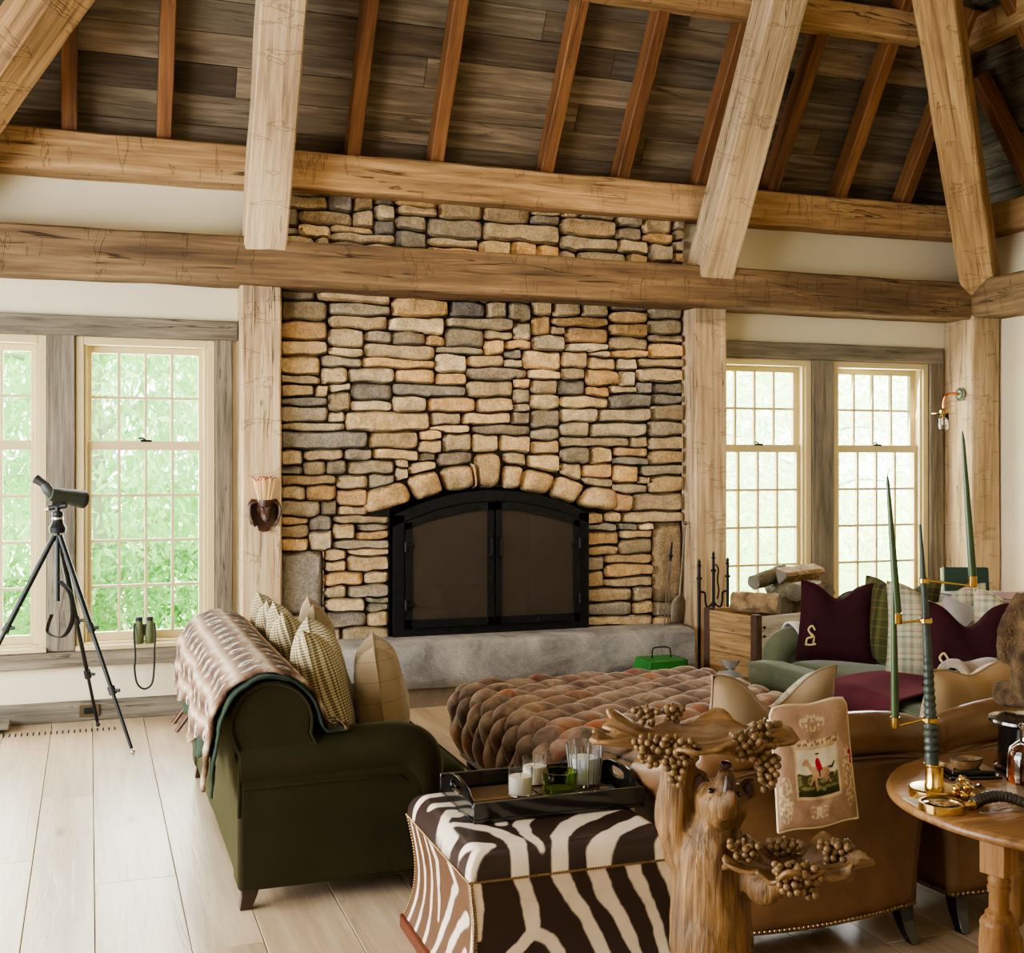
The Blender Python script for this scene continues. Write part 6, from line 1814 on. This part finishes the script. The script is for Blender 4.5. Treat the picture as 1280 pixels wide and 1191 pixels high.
for i, (L, lean, lb) in enumerate([(0.44, (-0.006, 0), 'dark green taper candle in the lowest brass cup of the horn candelabrum'), (0.405, (-0.030, 0), 'dark green taper candle in the middle brass cup of the horn candelabrum'), (0.425, (-0.030, 0), 'dark green taper candle in the topmost brass cup, on the side by the fur animal')]):
    c = thing('taper_candle', lb, 'candle', tuple(cups[i]), group='green taper candles')
    mb = MB(); n = 16
    mb.tube([RV*(lean[0]*(k/n))+UV*(L*k/n) for k in range(n+1)], [0.0118-0.0072*(k/n)**1.5-(0.003 if k == n else 0) for k in range(n+1)], 16); mb.build('wax', M['candle_green'], c)
    mb = MB(); tpv = RV*lean[0]+UV*L; mb.tube([tpv, tpv+UV*0.012+RV*0.003, tpv+UV*0.020+RV*0.007], 0.0009, 6); mb.build('wick', M['paper'], c)

# magnifying glass with curved horn handle
mg = thing('magnifying_glass', 'large brass magnifying glass with a ribbed horn handle lying on the round table', 'magnifying glass', (2.262, 2.78, TH))
mb = MB(); mb.lathe([(0.058, 0.002), (0.063, 0.002), (0.064, 0.012), (0.063, 0.024), (0.058, 0.024), (0.058, 0.002)], 48); mb.build('brass_rim', M['brass'], mg)
mb = MB(); mb.lathe([(0, 0.010), (0.03, 0.011), (0.0575, 0.014), (0.0575, 0.018), (0.03, 0.023), (0, 0.025)], 48); mb.build('lens', M['glass'], mg)
mb = MB(); mb.tube([RV*0.062+UV*0.014, RV*0.078+UV*0.016, RV*0.090+UV*0.018], [0.007, 0.011, 0.016], 14); mb.build('ferrule', M['brass'], mg)
mb = MB(); hp = spline([RV*0.086+UV*0.019, RV*0.13+UV*0.034+FV*0.01, RV*0.18+UV*0.036+FV*0.01, RV*0.235+UV*0.022-FV*0.01, RV*0.29+UV*0.018-FV*0.05], 20)
mb.tube(hp, [0.0175*(1-0.25*i/80)*(1+0.08*math.sin(i*1.45)) for i in range(len(hp))], 14); mb.build('horn_handle', M['horn_black'], mg)
mb = MB(); 
# printed card by the table rim, crystal pieces, agate dish, black box, decanter
pcard = thing('printed_card', 'white printed card lying near the rim of the round table', 'card', (2.285, 2.865, TH+0.0008), R(-10))
mb = MB(); mb.box(-0.062, 0.03, -0.045, 0.045, 0, 0.0008); mb.build('card', M['paper'], pcard)
for k in range(6):
    mb = MB(); mb.box(-0.055, 0.02-0.01*(k % 3), -0.038+k*0.013, -0.035+k*0.013, 0.0008, 0.0011); mb.build('print_line', plain('grey_ink', S(120,124,140), 0.8) if k == 0 else bpy.data.materials['grey_ink'], pcard)
def gem(label, x, y, r, h, m, n, cat='paperweight', z=0.0):
    t = thing('crystal_paperweight', label, cat, (x, y, TH+z))
    mb = MB(); mb.lathe([(0, 0), (r*0.8, 0), (r, h*0.35), (r*0.7, h*0.8), (r*0.35, h), (0, h)], n); mb.build('faceted_body', m, t, angle=5)
    mb = MB(); mb.lathe([(0, h), (r*0.35, h), (r*0.3, h+0.004), (0, h+0.005)], n); mb.build('top_facet', m, t, angle=5)
    return t
gem('faceted clear crystal paperweight beside the candelabrum base', 2.455, 2.925, 0.030, 0.040, M['glass'], 8)
gem('small square clear crystal block behind the magnifying glass', 2.45, 2.85, 0.030, 0.034, M['glass'], 4)
bb = thing('brass_figurine', 'small shiny brass cluster ornament between candelabrum and magnifying glass', 'ornament', (2.385, 2.84, TH))
for k, (x, y, z, r) in enumerate([(0, 0, 0.014, 0.014), (0.026, -0.004, 0.013, 0.013), (0.012, 0.004, 0.036, 0.012), (0.03, 0.014, 0.034, 0.011), (-0.016, 0.012, 0.034, 0.012), (0.006, 0.016, 0.058, 0.011)]):
    mb = MB(); mb.ball((x, y, z), r, 16, 12); mb.build('bead', M['brass'], bb)
at_ = thing('black_stand', 'low square black stand under the agate dish on the round table', 'stand', (2.59, 3.07, TH), R(-14))
mb = MB(); mb.box(-0.085, 0.085, -0.065, 0.065, 0.0, 0.012); mb.build('lower_step', M['black_gloss'], at_, bevel=0.003)
mb = MB(); mb.box(-0.07, 0.07, -0.05, 0.05, 0.012, 0.026); mb.build('upper_step', M['black_gloss'], at_, bevel=0.003)
ds = thing('agate_dish', 'small oval brown agate dish on the black stand', 'dish', (2.58, 3.06, TH+0.0265))
mb = MB(); mb.lathe([(0, 0), (0.035, 0.0), (0.044, 0.010), (0.047, 0.028), (0.043, 0.029), (0.036, 0.014), (0, 0.010)], 32, Matrix.Diagonal((1.15, 0.8, 1, 1))); mb.jitter(0.002, 30); mb.build('bowl', M['stone_dish'], ds)
mb = MB(); mb.lathe([(0.044, 0.0285), (0.048, 0.0285), (0.048, 0.031), (0.044, 0.031), (0.044, 0.0285)], 32, Matrix.Diagonal((1.15, 0.8, 1, 1))); mb.build('rim', M['dark_metal'], ds)
pd = thing('round_black_pedestal', 'round black pedestal box with domed lid under the fur animal', 'pedestal', (2.825, 3.055, TH))
mb = MB(); mb.lathe([(0, 0), (0.108, 0.0), (0.11, 0.012), (0.098, 0.018), (0.095, 0.14), (0.098, 0.148), (0, 0.148)], 40); mb.build('drum', M['black_gloss'], pd)
mb = MB(); mb.lathe([(0, 0.148), (0.118, 0.148), (0.128, 0.156), (0.126, 0.164), (0.09, 0.170), (0, 0.176)], 40); mb.build('lid', M['black_gloss'], pd)
an = thing('fur_animal', 'brown furry toy animal sitting with its back turned on the black pedestal', 'stuffed animal', (2.875, 3.06, TH+0.175), R(-25))
mb = MB()
mb.ball((0, 0, 0.10), (0.082, 0.075, 0.105)); mb.ball((0.004, 0, 0.22), (0.070, 0.066, 0.10)); mb.ball((0.015, 0.0, 0.33), (0.045, 0.045, 0.06)); mb.ball((0.022, 0.005, 0.40), (0.058, 0.056, 0.055))
for sx in (-1, 1):
    mb.ball((0.022+sx*0.052, 0.005, 0.440), (0.019, 0.012, 0.021))
    mb.tube(spline([(sx*0.045, 0.005, 0.28), (sx*0.082, 0.03, 0.20), (sx*0.075, 0.07, 0.12)], 5), 0.026, 12)
    mb.tube(spline([(sx*0.05, 0.02, 0.04), (sx*0.075, 0.07, 0.035), (sx*0.07, 0.11, 0.03)], 5), 0.032, 12)
mb.tube([(0.022, 0.04, 0.395), (0.022, 0.075, 0.385)], [0.03, 0.02], 12)
an.scale = (1.15, 1.15, 1.32)
bd = mb.build('furry_body', M['animal_fur'], an); fuse(bd, 0.008, 4)
displace(bd, lambda p: 0.003*noise.noise(Vector((p[0]*110, p[1]*110, p[2]*40))))
for sx in (-1, 1):
    mb = MB(); mb.ball((0.022+sx*0.024, 0.056, 0.412), 0.007, 10, 8); mb.build('eye', M['black_gloss'], bd)
mb = MB(); mb.ball((0.022, 0.092, 0.388), (0.010, 0.007, 0.008), 10, 8); mb.build('nose', M['black_gloss'], bd)
dc = thing('glass_decanter', 'square-shouldered glass bottle half full of amber liquid on the round table', 'decanter', (2.56, 2.78, TH))
dc.scale = (1.15, 1.15, 1.25)
mb = MB(); mb.lathe([(0, 0), (0.046, 0), (0.048, 0.006), (0.048, 0.100), (0.042, 0.122), (0.026, 0.134), (0.017, 0.140), (0.017, 0.165), (0.021, 0.168), (0.021, 0.176), (0.014, 0.177), (0.013, 0.142), (0.024, 0.129), (0.039, 0.117), (0.044, 0.098), (0.044, 0.042), (0, 0.038)], 40); mb.build('bottle', M['glass'], dc)
mb = MB(); mb.lathe([(0, 0.0385), (0.0435, 0.0425), (0.0435, 0.098), (0.0385, 0.1165), (0.024, 0.1265), (0, 0.127)], 40); mb.build('amber_liquid', M['whisky'], dc)
# ------------------------------------------------------------------ camera, sky and lamps
cam = bpy.data.cameras.new('camera'); co = bpy.data.objects.new('camera', cam); COL.objects.link(co)
cam.sensor_fit = 'HORIZONTAL'; cam.sensor_width = 36; cam.lens = 1500/1280*36
cam.shift_y = -17.5/1280
cam.clip_end = 300
co.location = (0, 0, 1.65); co.rotation_euler = (R(90), 0, -R(19.4))
scene.camera = co

w = bpy.data.worlds.new('sky'); scene.world = w; w.use_nodes = True
nt = w.node_tree; bg = nt.nodes['Background']
bg.inputs[0].default_value = (0.93, 0.97, 1.0, 1); bg.inputs[1].default_value = 8.5
def lamp(name, typ, loc, rot, energy, col, **kw):
    l = bpy.data.lights.new(name, typ); l.energy = energy; l.color = col
    for k, v in kw.items(): setattr(l, k, v)
    o = bpy.data.objects.new(name, l); COL.objects.link(o); o.location = loc
    if rot is not None:
        d = (Vector(rot)-Vector(loc)).normalized(); o.rotation_euler = d.to_track_quat('-Z', 'Y').to_euler()
    return o
lamp('sun', 'SUN', (0, 20, 20), (3, 12, 0), 17.0, (1.0, 0.96, 0.88), angle=R(3))
# daylight entering by the windows of the bays
lamp('window_daylight', 'AREA', (-0.2, 8.5, 1.5), (-0.2, 5.0, 0.6), 170, (0.95, 1.0, 0.93), shape='RECTANGLE', size=1.9, size_y=1.9)
lamp('window_daylight', 'AREA', (5.5, 8.5, 1.5), (5.0, 5.0, 0.6), 170, (0.98, 1.0, 0.95), shape='RECTANGLE', size=1.9, size_y=1.9)
# track spots on the roof timbers washing the stonework
for x, tx in ((1.6, 1.9), (2.9, 2.9), (4.2, 3.8)):
    lamp('track_spot', 'SPOT', (x, 5.6, 4.6), (tx, 8.1, 1.9), 165, (1.0, 0.80, 0.54), spot_size=R(62), spot_blend=0.9, shadow_soft_size=0.08)
lamp('left_window_daylight', 'AREA', (-3.25, 4.3, 1.6), (0.2, 5.0, 0.0), 520, (0.92, 0.98, 1.0), shape='RECTANGLE', size=5.0, size_y=2.0)
lamp('rear_window_daylight', 'AREA', (1.5, -2.6, 2.2), (2.5, 5.0, 2.2), 38, (1.0, 0.96, 0.90), shape='RECTANGLE', size=6.0, size_y=1.6)
lamp('overhead_fill', 'AREA', (2.4, 4.0, 7.5), (2.4, 4.2, 0), 70, (1.0, 0.93, 0.82), shape='RECTANGLE', size=3.0, size_y=2.0)  # unseen soft fill light, added high up to brighten beams and stone
scene.view_settings.view_transform = 'AgX'
scene.view_settings.look = 'AgX - Medium High Contrast'
scene.view_settings.exposure = 0.0
